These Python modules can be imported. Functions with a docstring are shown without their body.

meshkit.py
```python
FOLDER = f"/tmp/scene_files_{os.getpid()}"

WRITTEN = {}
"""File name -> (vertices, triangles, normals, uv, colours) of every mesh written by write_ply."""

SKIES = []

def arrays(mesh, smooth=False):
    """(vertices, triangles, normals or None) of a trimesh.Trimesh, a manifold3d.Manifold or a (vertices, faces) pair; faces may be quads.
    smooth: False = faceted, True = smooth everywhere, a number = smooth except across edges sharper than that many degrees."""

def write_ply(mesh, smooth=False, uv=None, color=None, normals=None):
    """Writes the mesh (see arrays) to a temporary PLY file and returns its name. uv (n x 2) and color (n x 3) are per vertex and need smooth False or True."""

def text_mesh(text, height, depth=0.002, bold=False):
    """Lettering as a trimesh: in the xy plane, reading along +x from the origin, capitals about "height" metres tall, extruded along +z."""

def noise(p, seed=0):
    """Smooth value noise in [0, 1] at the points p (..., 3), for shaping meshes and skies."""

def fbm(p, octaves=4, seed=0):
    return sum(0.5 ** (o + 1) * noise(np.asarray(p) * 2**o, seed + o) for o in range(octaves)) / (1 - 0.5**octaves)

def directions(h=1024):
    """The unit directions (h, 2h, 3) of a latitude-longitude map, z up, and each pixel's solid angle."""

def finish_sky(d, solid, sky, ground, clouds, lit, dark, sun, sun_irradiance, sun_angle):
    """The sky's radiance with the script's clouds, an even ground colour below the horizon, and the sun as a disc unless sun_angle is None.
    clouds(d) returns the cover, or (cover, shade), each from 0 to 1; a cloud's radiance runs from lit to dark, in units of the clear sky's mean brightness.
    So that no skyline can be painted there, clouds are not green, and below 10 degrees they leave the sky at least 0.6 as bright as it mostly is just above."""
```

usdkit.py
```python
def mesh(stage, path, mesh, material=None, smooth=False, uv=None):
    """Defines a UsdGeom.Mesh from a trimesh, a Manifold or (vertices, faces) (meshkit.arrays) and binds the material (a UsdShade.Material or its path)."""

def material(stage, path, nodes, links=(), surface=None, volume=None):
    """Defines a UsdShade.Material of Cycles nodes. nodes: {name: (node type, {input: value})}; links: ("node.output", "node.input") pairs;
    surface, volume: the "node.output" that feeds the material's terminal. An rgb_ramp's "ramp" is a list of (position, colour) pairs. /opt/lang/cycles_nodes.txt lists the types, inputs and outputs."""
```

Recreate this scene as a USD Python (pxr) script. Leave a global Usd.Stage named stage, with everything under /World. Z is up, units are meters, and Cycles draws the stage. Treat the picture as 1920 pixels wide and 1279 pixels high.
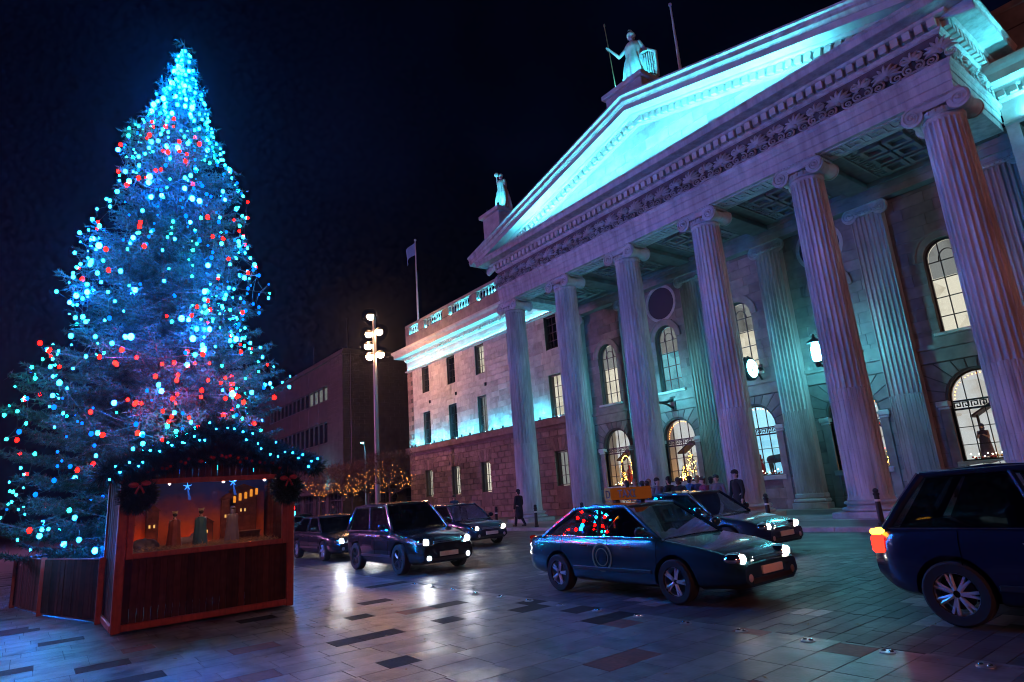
import math, numpy as np, trimesh, usdkit, meshkit
import manifold3d as m3
from shapely.geometry import Polygon, LineString, box as sbox
from shapely import affinity
from pxr import Usd, UsdGeom, UsdLux, UsdShade, Gf, Sdf, Vt

stage = Usd.Stage.CreateInMemory()
UsdGeom.SetStageUpAxis(stage, 'Z'); UsdGeom.SetStageMetersPerUnit(stage, 1.0)
UsdGeom.Xform.Define(stage, '/World'); UsdGeom.Scope.Define(stage, '/World/Looks')
rng = np.random.default_rng(11)
PI = math.pi
T = Sdf.ValueTypeNames

# ------------------------------------------------------------------ camera
EYE = np.array([16.844, -22.448, 1.78]); YAW, PITCH, ROLL = 17.94, .239, -.076
fw = np.array([math.sin(YAW)*math.cos(PITCH), math.cos(YAW)*math.cos(PITCH), math.sin(PITCH)])
rt = np.cross(fw, [0, 0, 1.]); rt /= np.linalg.norm(rt); up = np.cross(rt, fw)
R_ = rt*math.cos(ROLL)+up*math.sin(ROLL); U_ = -rt*math.sin(ROLL)+up*math.cos(ROLL)
cam = UsdGeom.Camera.Define(stage, '/World/Camera')
cam.AddTransformOp().Set(Gf.Matrix4d(*[*R_, 0, *U_, 0, *(-fw), 0, *EYE, 1]))
cam.CreateHorizontalApertureAttr(36.0); cam.CreateVerticalApertureAttr(36.0*682/1024)
cam.CreateFocalLengthAttr(36.0*1161.4/1920); cam.CreateClippingRangeAttr(Gf.Vec2f(.05, 2000))
cam.CreateExposureAttr(0.0)

# ------------------------------------------------------------------ night sky
dome = UsdLux.DomeLight.Define(stage, '/World/night_sky_light')
SKY = usdkit.material(stage, '/World/Looks/night_sky', {
    'sky': ('sky_texture', {'sky_type': 'single_scattering', 'sun_disc': False, 'sun_elevation': -.09, 'sun_rotation': 2.2}),
    'tc': ('texture_coordinate', {}), 'n': ('noise_texture', {'scale': 2.6, 'detail': 5., 'roughness': .55}),
    'r': ('rgb_ramp', {'ramp': [(0, (.25, .3, .8)), (.45, (.3, .4, 1)), (.75, (1.3, 1.5, 2.6))]}),
    'm': ('mix', {'mix_type': 'multiply', 'fac': 1.}), 'r2': ('rgb_ramp', {'ramp': [(.3, (.006, .010, .055)), (.5, (.014, .03, .17)), (.72, (.035, .07, .36))]}), 'a': ('mix', {'mix_type': 'add', 'fac': 1.}), 'b': ('background_shader', {'strength': .03})},
    [('tc.generated', 'n.vector'), ('n.fac', 'r.fac'), ('n.fac', 'r2.fac'), ('sky.color', 'm.color1'), ('r.color', 'm.color2'), ('m.color', 'a.color1'), ('r2.color', 'a.color2'), ('a.color', 'b.color')], surface='b.background')
UsdShade.MaterialBindingAPI.Apply(dome.GetPrim()).Bind(SKY)

# ------------------------------------------------------------------ helpers: stage
_n = {}
def uniq(parent, name):
    k = (parent, name); i = _n.get(k, -1)+1; _n[k] = i
    return f'{parent}/{name}' + (f'_{i:03d}' if i else '')
def keys(prim, label=None, cat=None, group=None, kind=None):
    for k, v in (('label', label), ('category', cat), ('group', group), ('kind', kind)):
        if v: prim.SetCustomDataByKey(k, v)
def place(x, loc=(0, 0, 0), rz=0, sc=None):
    x.ClearXformOpOrder()
    x.AddTranslateOp().Set(Gf.Vec3d(*map(float, loc)))
    if rz: x.AddRotateZOp().Set(float(rz))
    if sc: x.AddScaleOp().Set(Gf.Vec3f(sc, sc, sc) if np.ndim(sc) == 0 else Gf.Vec3f(*sc))
def thing(name, label, cat, loc=(0, 0, 0), rz=0, group=None, kind=None):
    p = uniq('/World', name); x = UsdGeom.Xform.Define(stage, p); place(x, loc, rz)
    keys(x.GetPrim(), label, cat, group, kind); return p
def sub(parent, name, loc=None, rz=0, label=None):
    p = uniq(parent, name); x = UsdGeom.Xform.Define(stage, p)
    if loc is not None: place(x, loc, rz)
    if label: keys(x.GetPrim(), label)
    return p
def part(parent, name, mesh, mat, smooth=False, label=None, kind=None):
    p = uniq(parent, name); m = usdkit.mesh(stage, p, mesh, mat, smooth); keys(m.GetPrim(), label, kind=kind); return p
def top(name, mesh, mat, label, cat, group=None, kind=None, smooth=False):
    p = uniq('/World', name); m = usdkit.mesh(stage, p, mesh, mat, smooth); keys(m.GetPrim(), label, cat, group, kind); return p
def dup(src, loc, rz=0, label=None, cat=None, group=None, parent='/World', name=None, sc=None):
    name = name or src.split('/')[-1]
    p = uniq(parent, name); x = UsdGeom.Xform.Define(stage, p)
    x.GetPrim().GetReferences().AddInternalReference(src); place(x, loc, rz, sc)
    if parent == '/World':
        was = stage.GetPrimAtPath(src).GetCustomData()
        keys(x.GetPrim(), label or was.get('label'), cat or was.get('category'), group or was.get('group'))
    x.GetPrim().SetInstanceable(True); return p

# ------------------------------------------------------------------ helpers: materials
_m = {}
def M(name, col, rough=.6, metal=0., nz=None, bump=None, spec=.5, coat=0., stretch=None, alpha=None, rvar=None):
    """nz=(scale, amount), bump=(scale, distance), rvar=(scale, low, high) roughness"""
    if name in _m: return _m[name]
    col = np.array(col, float); N = {'g': ('geometry', {}), 'p': ('principled_bsdf', {'base_color': col, 'roughness': rough, 'metallic': metal, 'specular_ior_level': spec, 'coat_weight': coat})}; L = []
    src = 'g.position'
    if stretch: N['mp'] = ('mapping', {'scale': stretch}); L.append(('g.position', 'mp.vector')); src = 'mp.vector'
    if nz:
        a = nz[1]
        N['n'] = ('noise_texture', {'scale': nz[0], 'detail': 5., 'roughness': .6}); N['r'] = ('rgb_ramp', {'ramp': [(.25, col*(1-a)), (.5, col), (.75, np.minimum(col*(1+a), .9))]})
        N['n2'] = ('noise_texture', {'scale': nz[0]*.17, 'detail': 3.}); N['r2'] = ('rgb_ramp', {'ramp': [(.3, (1-a*.7,)*3), (.7, (1+a*.5,)*3)]}); N['mx'] = ('mix', {'mix_type': 'multiply', 'fac': 1.})
        L += [(src, 'n.vector'), ('n.fac', 'r.fac'), ('g.position', 'n2.vector'), ('n2.fac', 'r2.fac'), ('r.color', 'mx.color1'), ('r2.color', 'mx.color2'), ('mx.color', 'p.base_color')]
    if rvar:
        N['rn'] = ('noise_texture', {'scale': rvar[0], 'detail': 4.}); N['rm'] = ('map_range', {'from_min': .3, 'from_max': .7, 'to_min': rvar[1], 'to_max': rvar[2], 'clamp': True})
        L += [('g.position', 'rn.vector'), ('rn.fac', 'rm.value'), ('rm.result', 'p.roughness')]
    if bump:
        N['bn'] = ('noise_texture', {'scale': bump[0], 'detail': 6., 'roughness': .65}); N['b'] = ('bump', {'distance': bump[1], 'strength': .8})
        L += [('g.position', 'bn.vector'), ('bn.fac', 'b.height'), ('b.normal', 'p.normal')]
    _m[name] = usdkit.material(stage, '/World/Looks/'+name, N, L, surface='p.BSDF'); return _m[name]
def EM(name, col, s):
    if name in _m: return _m[name]
    _m[name] = usdkit.material(stage, '/World/Looks/'+name, {'e': ('emission', {'color': col, 'strength': s})}, [], surface='e.emission'); return _m[name]
def PANE(name, tint=(.9, .95, 1), refl=1., base=.045):
    if name in _m: return _m[name]
    _m[name] = usdkit.material(stage, '/World/Looks/'+name, {'t': ('transparent_bsdf', {'color': tint}), 'g': ('glossy_bsdf', {'roughness': .02, 'color': (refl,)*3}), 'f': ('layer_weight', {'blend': .5}), 'w': ('math', {'math_type': 'power', 'value2': 4.}), 'a': ('math', {'math_type': 'multiply_add', 'value2': .9, 'value3': base}), 'm': ('mix_closure', {})},
        [('f.facing', 'w.value1'), ('w.value', 'a.value1'), ('a.value', 'm.fac'), ('t.BSDF', 'm.closure1'), ('g.BSDF', 'm.closure2')], surface='m.closure'); return _m[name]
def ROOM(name, a, b, s, scale=1.2):
    """a lit room or blind seen through a window"""
    if name in _m: return _m[name]
    _m[name] = usdkit.material(stage, '/World/Looks/'+name, {'g': ('geometry', {}), 'v': ('voronoi_texture', {'scale': scale, 'metric': 'chebychev'}), 'n': ('noise_texture', {'scale': scale*1.7, 'detail': 3.}),
        'mx': ('mix', {'mix_type': 'mix', 'fac': .75}), 'r': ('rgb_ramp', {'ramp': [(.3, b), (.55, a)]}), 'e': ('emission', {'strength': s})},
        [('g.position', 'v.vector'), ('g.position', 'n.vector'), ('v.color', 'mx.color1'), ('n.color', 'mx.color2'), ('mx.color', 'r.fac'), ('r.color', 'e.color')], surface='e.emission'); return _m[name]

# ------------------------------------------------------------------ helpers: meshes (vertices, triangles)
def cat(ms):
    V, F, o = [], [], 0
    for v, f in ms:
        v = np.asarray(v, float); f = np.asarray(f, int); V.append(v); F.append(f+o); o += len(v)
    return np.vstack(V), np.vstack(F)
def q2t(q): q = np.asarray(q, int).reshape(-1, 4); return np.vstack([q[:, [0, 1, 2]], q[:, [0, 2, 3]]])
_BQ = q2t([[0, 3, 2, 1], [4, 5, 6, 7], [0, 1, 5, 4], [1, 2, 6, 5], [2, 3, 7, 6], [3, 0, 4, 7]])
def bx(x0, x1, y0, y1, z0, z1):
    return np.array([[x0, y0, z0], [x1, y0, z0], [x1, y1, z0], [x0, y1, z0], [x0, y0, z1], [x1, y0, z1], [x1, y1, z1], [x0, y1, z1]], float), _BQ
def cb(x0, x1, y0, y1, z0, z1, c=.02):
    pts = []
    for x, sx in ((x0, 1), (x1, -1)):
        for y, sy in ((y0, 1), (y1, -1)):
            for z, sz in ((z0, 1), (z1, -1)):
                pts += [[x+sx*c, y+sy*c, z], [x+sx*c, y, z+sz*c], [x, y+sy*c, z+sz*c]]
    h = trimesh.convex.convex_hull(np.array(pts)); return np.array(h.vertices), np.array(h.faces)
_KQ = q2t([[0, 1, 5, 4], [1, 2, 6, 5], [2, 3, 7, 6], [3, 0, 4, 7], [4, 5, 9, 8], [5, 6, 10, 9], [6, 7, 11, 10], [7, 4, 8, 11], [8, 9, 10, 11]])
def blk(u0, u1, v0, v1, n0, n1, c=.008, fr='z', o=0.):
    """block whose visible face is chamfered. fr 'z': ground slab; 'y': on a wall that faces -y at y = o; 'x': on a wall that faces +x at x = o"""
    p = np.array([[u0, v0, n0], [u1, v0, n0], [u1, v1, n0], [u0, v1, n0], [u0, v0, n1-c], [u1, v0, n1-c], [u1, v1, n1-c], [u0, v1, n1-c],
                  [u0+c, v0+c, n1], [u1-c, v0+c, n1], [u1-c, v1-c, n1], [u0+c, v1-c, n1]], float)
    if fr == 'y': p = np.stack([p[:, 0], o-p[:, 2], p[:, 1]], 1)
    elif fr == 'x': p = np.stack([o+p[:, 2], p[:, 0], p[:, 1]], 1)
    return p, _KQ
def lathe(prof, n=24, c=(0, 0, 0), ax='z'):
    prof = np.asarray(prof, float); a = np.arange(n)*2*PI/n
    v = np.stack([prof[:, :1]*np.cos(a), prof[:, :1]*np.sin(a), np.repeat(prof[:, 1:2], n, 1)], -1)
    i, j = np.meshgrid(np.arange(len(prof)-1), np.arange(n), indexing='ij')
    q = np.stack([i*n+j, i*n+(j+1) % n, (i+1)*n+(j+1) % n, (i+1)*n+j], -1)
    v = v.reshape(-1, 3)
    if ax == 'y': v = np.stack([v[:, 0], -v[:, 2], v[:, 1]], 1)
    elif ax == 'x': v = np.stack([v[:, 2], v[:, 0], v[:, 1]], 1)
    return v+np.array(c, float), q2t(q)
def tube(pts, r, n=6, closed=False):
    p = np.asarray(pts, float); r = np.broadcast_to(np.asarray(r, float), (len(p),))
    t = np.gradient(p, axis=0); t /= np.linalg.norm(t, axis=1, keepdims=True)+1e-12
    a = np.cross(t, np.where(np.abs(t[:, 2:]) < .9, [0, 0, 1.], [1., 0, 0])); a /= np.linalg.norm(a, axis=1, keepdims=True)+1e-12
    for k in range(1, len(a)):
        if a[k]@a[k-1] < 0: a[k] *= -1
    b = np.cross(t, a); g = np.arange(n)*2*PI/n
    v = p[:, None]+r[:, None, None]*(np.cos(g)[None, :, None]*a[:, None]+np.sin(g)[None, :, None]*b[:, None])
    i, j = np.meshgrid(np.arange(len(p)-1), np.arange(n), indexing='ij')
    f = [q2t(np.stack([i*n+j, i*n+(j+1) % n, (i+1)*n+(j+1) % n, (i+1)*n+j], -1))]
    m = len(p)*n; v = np.vstack([v.reshape(-1, 3), p[0], p[-1]])
    f.append(np.array([[m, (k+1) % n, k] for k in range(n)])); f.append(np.array([[m+1, m-n+k, m-n+(k+1) % n] for k in range(n)]))
    return v, np.vstack(f)
def ball(c, r, s=2, sc=(1, 1, 1)):
    b = trimesh.creation.icosphere(s, 1.0); return np.array(b.vertices)*np.array(sc)*r+np.array(c, float), np.array(b.faces)
def mould(path, prof):
    """profile (outward, z) swept along a plan path; outward is to the right of the way"""
    P = np.asarray(path, float); k = len(P); d = np.diff(P, axis=0); d /= np.linalg.norm(d, axis=1, keepdims=True); nn = np.stack([d[:, 1], -d[:, 0]], 1)
    off = np.zeros((k, 2))
    for i in range(k):
        a, b = nn[max(i-1, 0)], nn[min(i, k-2)]; s = a+b; off[i] = s/(s@a)
    pr = np.asarray(prof, float); m = len(pr)
    v = np.array([[*(P[i]+off[i]*pr[j, 0]), pr[j, 1]] for i in range(k) for j in range(m)])
    q = [[i*m+j, (i+1)*m+j, (i+1)*m+j+1, i*m+j+1] for i in range(k-1) for j in range(m-1)]
    f = [q2t(q)]
    return v, np.vstack(f)
def rake(path, prof, y0):
    """profile (outward = -y, dz) along a path in x, z"""
    pr = np.asarray(prof, float); m, k = len(pr), len(path)
    v = np.array([[x, y0-d, z+h] for x, z in path for d, h in pr])
    q = [[i*m+j, (i+1)*m+j, (i+1)*m+j+1, i*m+j+1] for i in range(k-1) for j in range(m-1)]
    f = [q2t(q)]
    for base, flip in ((0, 1), ((k-1)*m, 0)):
        t = np.array([[base, base+j, base+j+1] for j in range(1, m-1)]); f.append(t[:, ::-1] if flip else t)
    return v, np.vstack(f)
def polys(g): return [p for p in getattr(g, 'geoms', [g]) if p.geom_type == 'Polygon' and p.area > 1e-5]
def ext(g, h0, h1, fr='z'):
    """extrudes a shapely area. fr 'z': h is height; 'y': area in (x, z), h is y; 'x': area in (y, z), h is x"""
    out = []
    for p in polys(g):
        m = trimesh.creation.extrude_polygon(p, h1-h0, engine='earcut'); v, f = np.array(m.vertices), np.array(m.faces); v[:, 2] += h0
        if fr == 'y': v = v[:, [0, 2, 1]]; f = f[:, ::-1]
        elif fr == 'x': v = v[:, [2, 0, 1]]
        out.append((v, f))
    return cat(out)
def archp(cx, z0, w, zs, n=14):
    r = w/2; return Polygon([(cx-r, z0), (cx+r, z0)]+[(cx+r*math.cos(a), zs+r*math.sin(a)) for a in np.linspace(0, PI, n)])
def hulls(chain):
    """union of hulls of neighbouring spheres: chain = list of ((x,y,z,r), (x,y,z,r))"""
    out = []
    for a, b in chain:
        s = [m3.Manifold.sphere(q[3], 12).translate(tuple(q[:3])) for q in (a, b)]
        out.append(m3.Manifold.batch_hull(s))
    return m3.Manifold.batch_boolean(out, m3.OpType.Add)
def mm(man): m = man.to_mesh(); return np.array(m.vert_properties[:, :3], float), np.array(m.tri_verts, int)
def tr(mesh, loc=(0, 0, 0), rz=0., rx=0., ry=0., sc=1.):
    v, f = mesh; v = np.asarray(v, float)*sc
    for a, (i, j) in ((rx, (1, 2)), (ry, (2, 0)), (rz, (0, 1))):
        if a:
            c, s = math.cos(a), math.sin(a); w = v.copy(); w[:, i] = c*v[:, i]-s*v[:, j]; w[:, j] = s*v[:, i]+c*v[:, j]; v = w
    return v+np.array(loc, float), f
def flipx(mesh): v, f = mesh; v = np.array(v); v[:, 0] *= -1; return v, np.asarray(f)[:, ::-1]
def facing_px(p):
    d = np.asarray(p, float)-EYE; z = d@fw; return 960+1161.4*(d@R_)/z, 639.5-1161.4*(d@U_)/z, z

# ------------------------------------------------------------------ materials
STONE = (.40, .375, .36)
M('stone', STONE, .75, nz=(2.2, .28), bump=(22, .012))
M('stone_b', (.35, .325, .315), .75, nz=(2.6, .3), bump=(20, .012))
M('stone_c', (.45, .42, .40), .75, nz=(1.8, .24), bump=(24, .012))
M('stone_streaked', (.41, .375, .36), .75, nz=(1.5, .42), bump=(22, .01), stretch=(2.2, 2.2, .35))
M('rustic', (.20, .135, .115), .85, nz=(3., .3), bump=(9, .035)); M('rustic_b', (.155, .105, .09), .85, nz=(3., .3), bump=(9, .035)); M('rustic_c', (.25, .17, .145), .85, nz=(3., .3), bump=(9, .035))
M('joint', (.07, .06, .055), .9); M('sheltered', (.19, .145, .14), .8, nz=(2., .32), bump=(20, .012)); M('sheltered_b', (.15, .115, .115), .8, nz=(2.4, .32), bump=(20, .012)); M('sheltered_c', (.23, .18, .17), .8, nz=(1.8, .3), bump=(20, .012)); M('frieze_shade_ground', (.10, .075, .08), .85, nz=(3., .3), bump=(18, .01)); M('stone_dark', (.22, .2, .19), .8, nz=(2., .3), bump=(18, .01))  # shade painted in: stones within the portico and the frieze ground coloured darker
M('iron', (.02, .02, .022), .45, metal=.3); M('sash', (.05, .05, .055), .5); M('white_paint', (.7, .7, .68), .5, nz=(3, .1))
M('dark_void', (.008, .008, .01), .9); M('steel', (.45, .45, .47), .35, metal=.9, nz=(6, .2)); M('lead', (.09, .095, .1), .6, nz=(1.5, .3))
M('glass_dark', (.01, .012, .016), .04, spec=.8)
PANE('pane')
ROOM('room_cream', (1., .86, .62), (.62, .5, .33), 1.0, .9); ROOM('room_grey', (.50, .48, .42), (.22, .2, .17), .55, .9); ROOM('room_teal', (.25, .72, .75), (.08, .3, .34), .8)
ROOM('shop_white', (1., .95, .85), (.66, .46, .28), .72, .7); ROOM('shop_cyan', (.45, .9, 1.), (.2, .55, .7), 1.2, .6)
CYAN = (.05, .62, .80)
EM('flood_cyan', CYAN, 1500.); EM('flood_wash', (.04, .56, .82), 1900.); EM('strip_ledge', (.05, .58, .82), 300.); EM('flood_statue', (.05, .62, .85), 4200.); EM('flood_flank', (.06, .62, .85), 300.); EM('strip_cyan', (.06, .62, .80), 340.); EM('strip_rail', CYAN, 420.); EM('strip_bright', (.08, .66, .84), 1500.)
EM('lamp_warm', (1., .50, .24), 165.); EM('lamp_violet', (1., .33, .88), 2400.); EM('lamp_amber', (1., .31, .26), 620.); EM('lantern_glow', (.10, .72, .86), 250.)
EM('lamp_teal', (.1, .8, .95), 60.)
EOF_MARK = 1
# ================================================================== setting: ground, road, pavement
KERB = -15.5; PAVE = -4.0
GROUND = bx(-400, 400, -400, 400, -.30, -.06)
top('ground', GROUND, M('ground', (.03, .03, .033), .8, nz=(.5, .2)), 'dark ground under and around the street', 'ground', kind='structure')
slabm = []
for k, cc in enumerate(((.135, .122, .12), (.112, .103, .106), (.16, .142, .138), (.095, .088, .09))):
    slabm.append(M(f'slab_{k}', cc, .3, nz=(5., .42), bump=(34, .008), rvar=(1.3, .22, .48)))
M('slab_dark', (.020, .018, .020), .7, nz=(26., .5), bump=(30, .008), spec=.12); M('slab_red', (.17, .05, .04), .6, spec=.25, nz=(16., .35), bump=(30, .008))
M('road_0', (.045, .045, .05), .5, nz=(6., .3), bump=(30, .012), rvar=(1.1, .42, .65)); M('road_1', (.06, .058, .062), .5, nz=(6., .3), bump=(30, .012), rvar=(1.4, .42, .65)); M('road_2', (.034, .034, .04), .5, nz=(6., .3), bump=(30, .012), rvar=(1.2, .42, .65))
M('road_pale', (.22, .18, .17), .5, nz=(9., .3), bump=(30, .01)); M('paving_joint', (.03, .03, .03), .7)
def paving(name, label, x0, x1, y0, y1, strip, lens, mats, special, piece, zt=0., far=None):
    """slabs laid in strips across the street, each slab a part; the smaller ones in the distance joined"""
    root = thing(name, label, 'paving' if name != 'road' else 'road', kind='structure')
    part(root, 'bedding', bx(*(far or (x0, x1, y0, y1)), zt-.055, zt-.012), M('paving_joint', None) if 0 else _m['paving_joint'])
    rec = []; r = np.random.default_rng(5 if name == 'road' else 3)
    x = x0
    while x < x1-1e-6:
        y = y0-r.uniform(0, .4)
        while y < y1:
            L = lens[r.integers(len(lens))]; a, b = max(y, y0), min(y+L, y1)
            if b-a > .05:
                c = ((x+strip/2), (a+b)/2, 0); px, py, z = facing_px(c)
                if z > 1 and -40 < px < 1960 and -40 < py < 1330:
                    rec.append((z, x, min(x+strip, x1), a, b, special(r, c)))
                elif z > .5 and -900 < px < 2800: rec.append((999, x, min(x+strip, x1), a, b, None))
            y += L
        x += strip
    rec.sort(key=lambda t: t[0]); rest = {}
    for i, (z, xa, xb, a, b, sp) in enumerate(rec):
        h = r.uniform(-.0015, .0015); g = .004
        me = blk(xa+g, xb-g, a+g, b-g, zt-.04, zt+h, .001)
        mt = sp or mats[r.integers(len(mats))]
        if i < 300: part(root, piece, me, _m[mt])
        else: rest.setdefault(mt, []).append(me)
    for mt, l in rest.items(): part(root, 'far_slabs', cat(l), _m[mt], kind='stuff')
    return root
DARK = [(8.0, -19.3), (9.65, -19.3), (8.1, -17.7), (6.3, -18.3), (5.0, -17.4), (6.6, -16.6), (3.2, -16.6), (10.9, -20.4), (9.9, -16.3), (4.6, -19.4), (7.5, -21.5), (5.6, -22.6), (3.6, -22.3), (1.2, -22.9), (6.2, -22.0), (2.4, -23.4), (9.2, -15.9), (8.3, -16.3)]
RED = [(11.45, -17.7), (13.1, -16.2), (14.6, -17.2), (10.2, -16.4), (7.1, -20.0), (12.2, -19.0), (6.9, -17.6), (14.9, -15.9), (8.9, -20.7)]
def plaza_special(r, c):
    for px, py in DARK:
        if 0 <= c[0]-px < .41 and 0 <= c[1]-py < .6: return 'slab_dark'
    for px, py in RED:
        if 0 <= c[0]-px < .41 and 0 <= c[1]-py < .6: return 'slab_red'
    u = r.random(); return 'slab_dark' if u < (.02 if c[0] < 9 else .006) else 'slab_red' if u > (.994 if c[0] < 9 else .985) else None
plaza = paving('plaza_paving', 'wet granite slab paving of the central median with dark and red slabs', -20.02, 17.18, -27, KERB, .40, (.40, .60, .60), ['slab_0', 'slab_1', 'slab_2', 'slab_3'], plaza_special, 'paving_slab', 0., (-120, 60, -30, KERB))
ROADPALE = [(13.26, -14.38), (11.72, -14.4), (12.9, -13.2), (14.1, -13.7), (15.2, -13.9), (10.2, -12.6), (9.5, -14.9), (3.4, -14.2), (5.3, -13.2)]
def road_special(r, c):
    for px, py in ROADPALE:
        if -.1 <= c[0]-px < .7 and 0 <= c[1]-py < .37: return 'road_pale'
    return None
road = paving('road', 'dark paved carriageway of small setts between median and pavement', -14, 18, KERB, -8.2, .20, (.40, .60, .40), ['road_0', 'road_1', 'road_2'], road_special, 'road_sett', -.006, (-160, 80, KERB, PAVE))
part(road, 'far_surface', bx(-160, 80, -8.2, PAVE, -.05, -.006), _m['road_1']); part(road, 'far_surface', bx(-160, -14, KERB, -8.2, -.05, -.0065), _m['road_1'])
pv = thing('pavement', 'paved footway with granite kerb in front of the columns', 'pavement', kind='structure')
part(pv, 'surface', bx(-160, 80, PAVE+.30, 4.1, -.05, .12), M('footway', (.11, .105, .105), .5, nz=(4, .25), bump=(20, .01)))
for i in range(60):
    x = -42+i*1.1; part(pv, 'kerb_stone', cb(x+.006, x+1.094, PAVE, PAVE+.295, -.05, .125, .015), _m['stone_b'])

# studs along the median edge
first = None
for i in range(14):
    x = 14.51-i*.805
    if first is None:
        first = thing('road_stud', 'small polished metal stud set along the plaza edge', 'road stud', (x, -15.68, 0), 0, 'metal studs along the edge of the median')
        part(first, 'base', lathe([(0, .002), (.075, .002), (.075, .008), (.06, .014), (0, .014)], 14), _m['steel'])
        for s in (-1, 1): part(first, 'reflector', tr(ball((s*.035, 0, .016), .026, 1, (1, 1, .6))), M('reflector', (.8, .8, .8), .08, metal=1.), True)
    else: dup(first, (x, -15.68, 0))

# ================================================================== the classical building
B = thing('post_office', 'grey stone classical building with six-column portico, pediment and balustraded wings', 'building')
YW, YP = 4.22, 5.10          # wing front, portico back wall
BAYS = [-9.2, -4.6, 0., 4.6, 9.2]; COLX = [-11.5, -6.9, -2.3, 2.3, 6.9, 11.5]
_blocks = []                 # (distance, mesh, material, name, parent)
STN = ['stone', 'stone_b', 'stone_c', 'stone_streaked']
def ashlar(area, bw, bh, mats, name, parent, y, n=(.0, .025), c=.010, seed=1, gap=.006, jit=.0):
    """courses of blocks over a shapely area in (x, z) of a wall facing -y"""
    r = np.random.default_rng(seed); x0, z0, x1, z1 = area.bounds; k = 0; z = z0
    while z < z1-.02:
        h = min(bh, z1-z); x = x0-(bw/2 if k % 2 else 0)
        while x < x1:
            w = bw*(1+r.uniform(-jit, jit)); cell = sbox(max(x, x0)+gap, z+gap, min(x+w, x1)-gap, z+h-gap) if min(x+w, x1)-max(x, x0) > .06 else None
            if cell is not None:
                g = cell.intersection(area)
                for p in polys(g):
                    if p.area < .012: continue
                    nn = n[1]+r.uniform(-1, 1)*n[1]*.12
                    if abs(p.area-cell.area) < 1e-6: me = blk(*[cell.bounds[i] for i in (0, 2, 1, 3)], n[0], nn, c, 'y', y)
                    else: me = ext(p.buffer(0), y-nn, y-n[0], 'y')
                    cx, cz = p.centroid.x, p.centroid.y; px, py, d = facing_px((cx, y, cz))
                    vis = -60 < px < 1980 and -60 < py < 1340
                    _blocks.append((d if vis else d+500, me, mats[r.integers(len(mats))], name, parent))
            x += w
        z += h; k += 1

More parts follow.
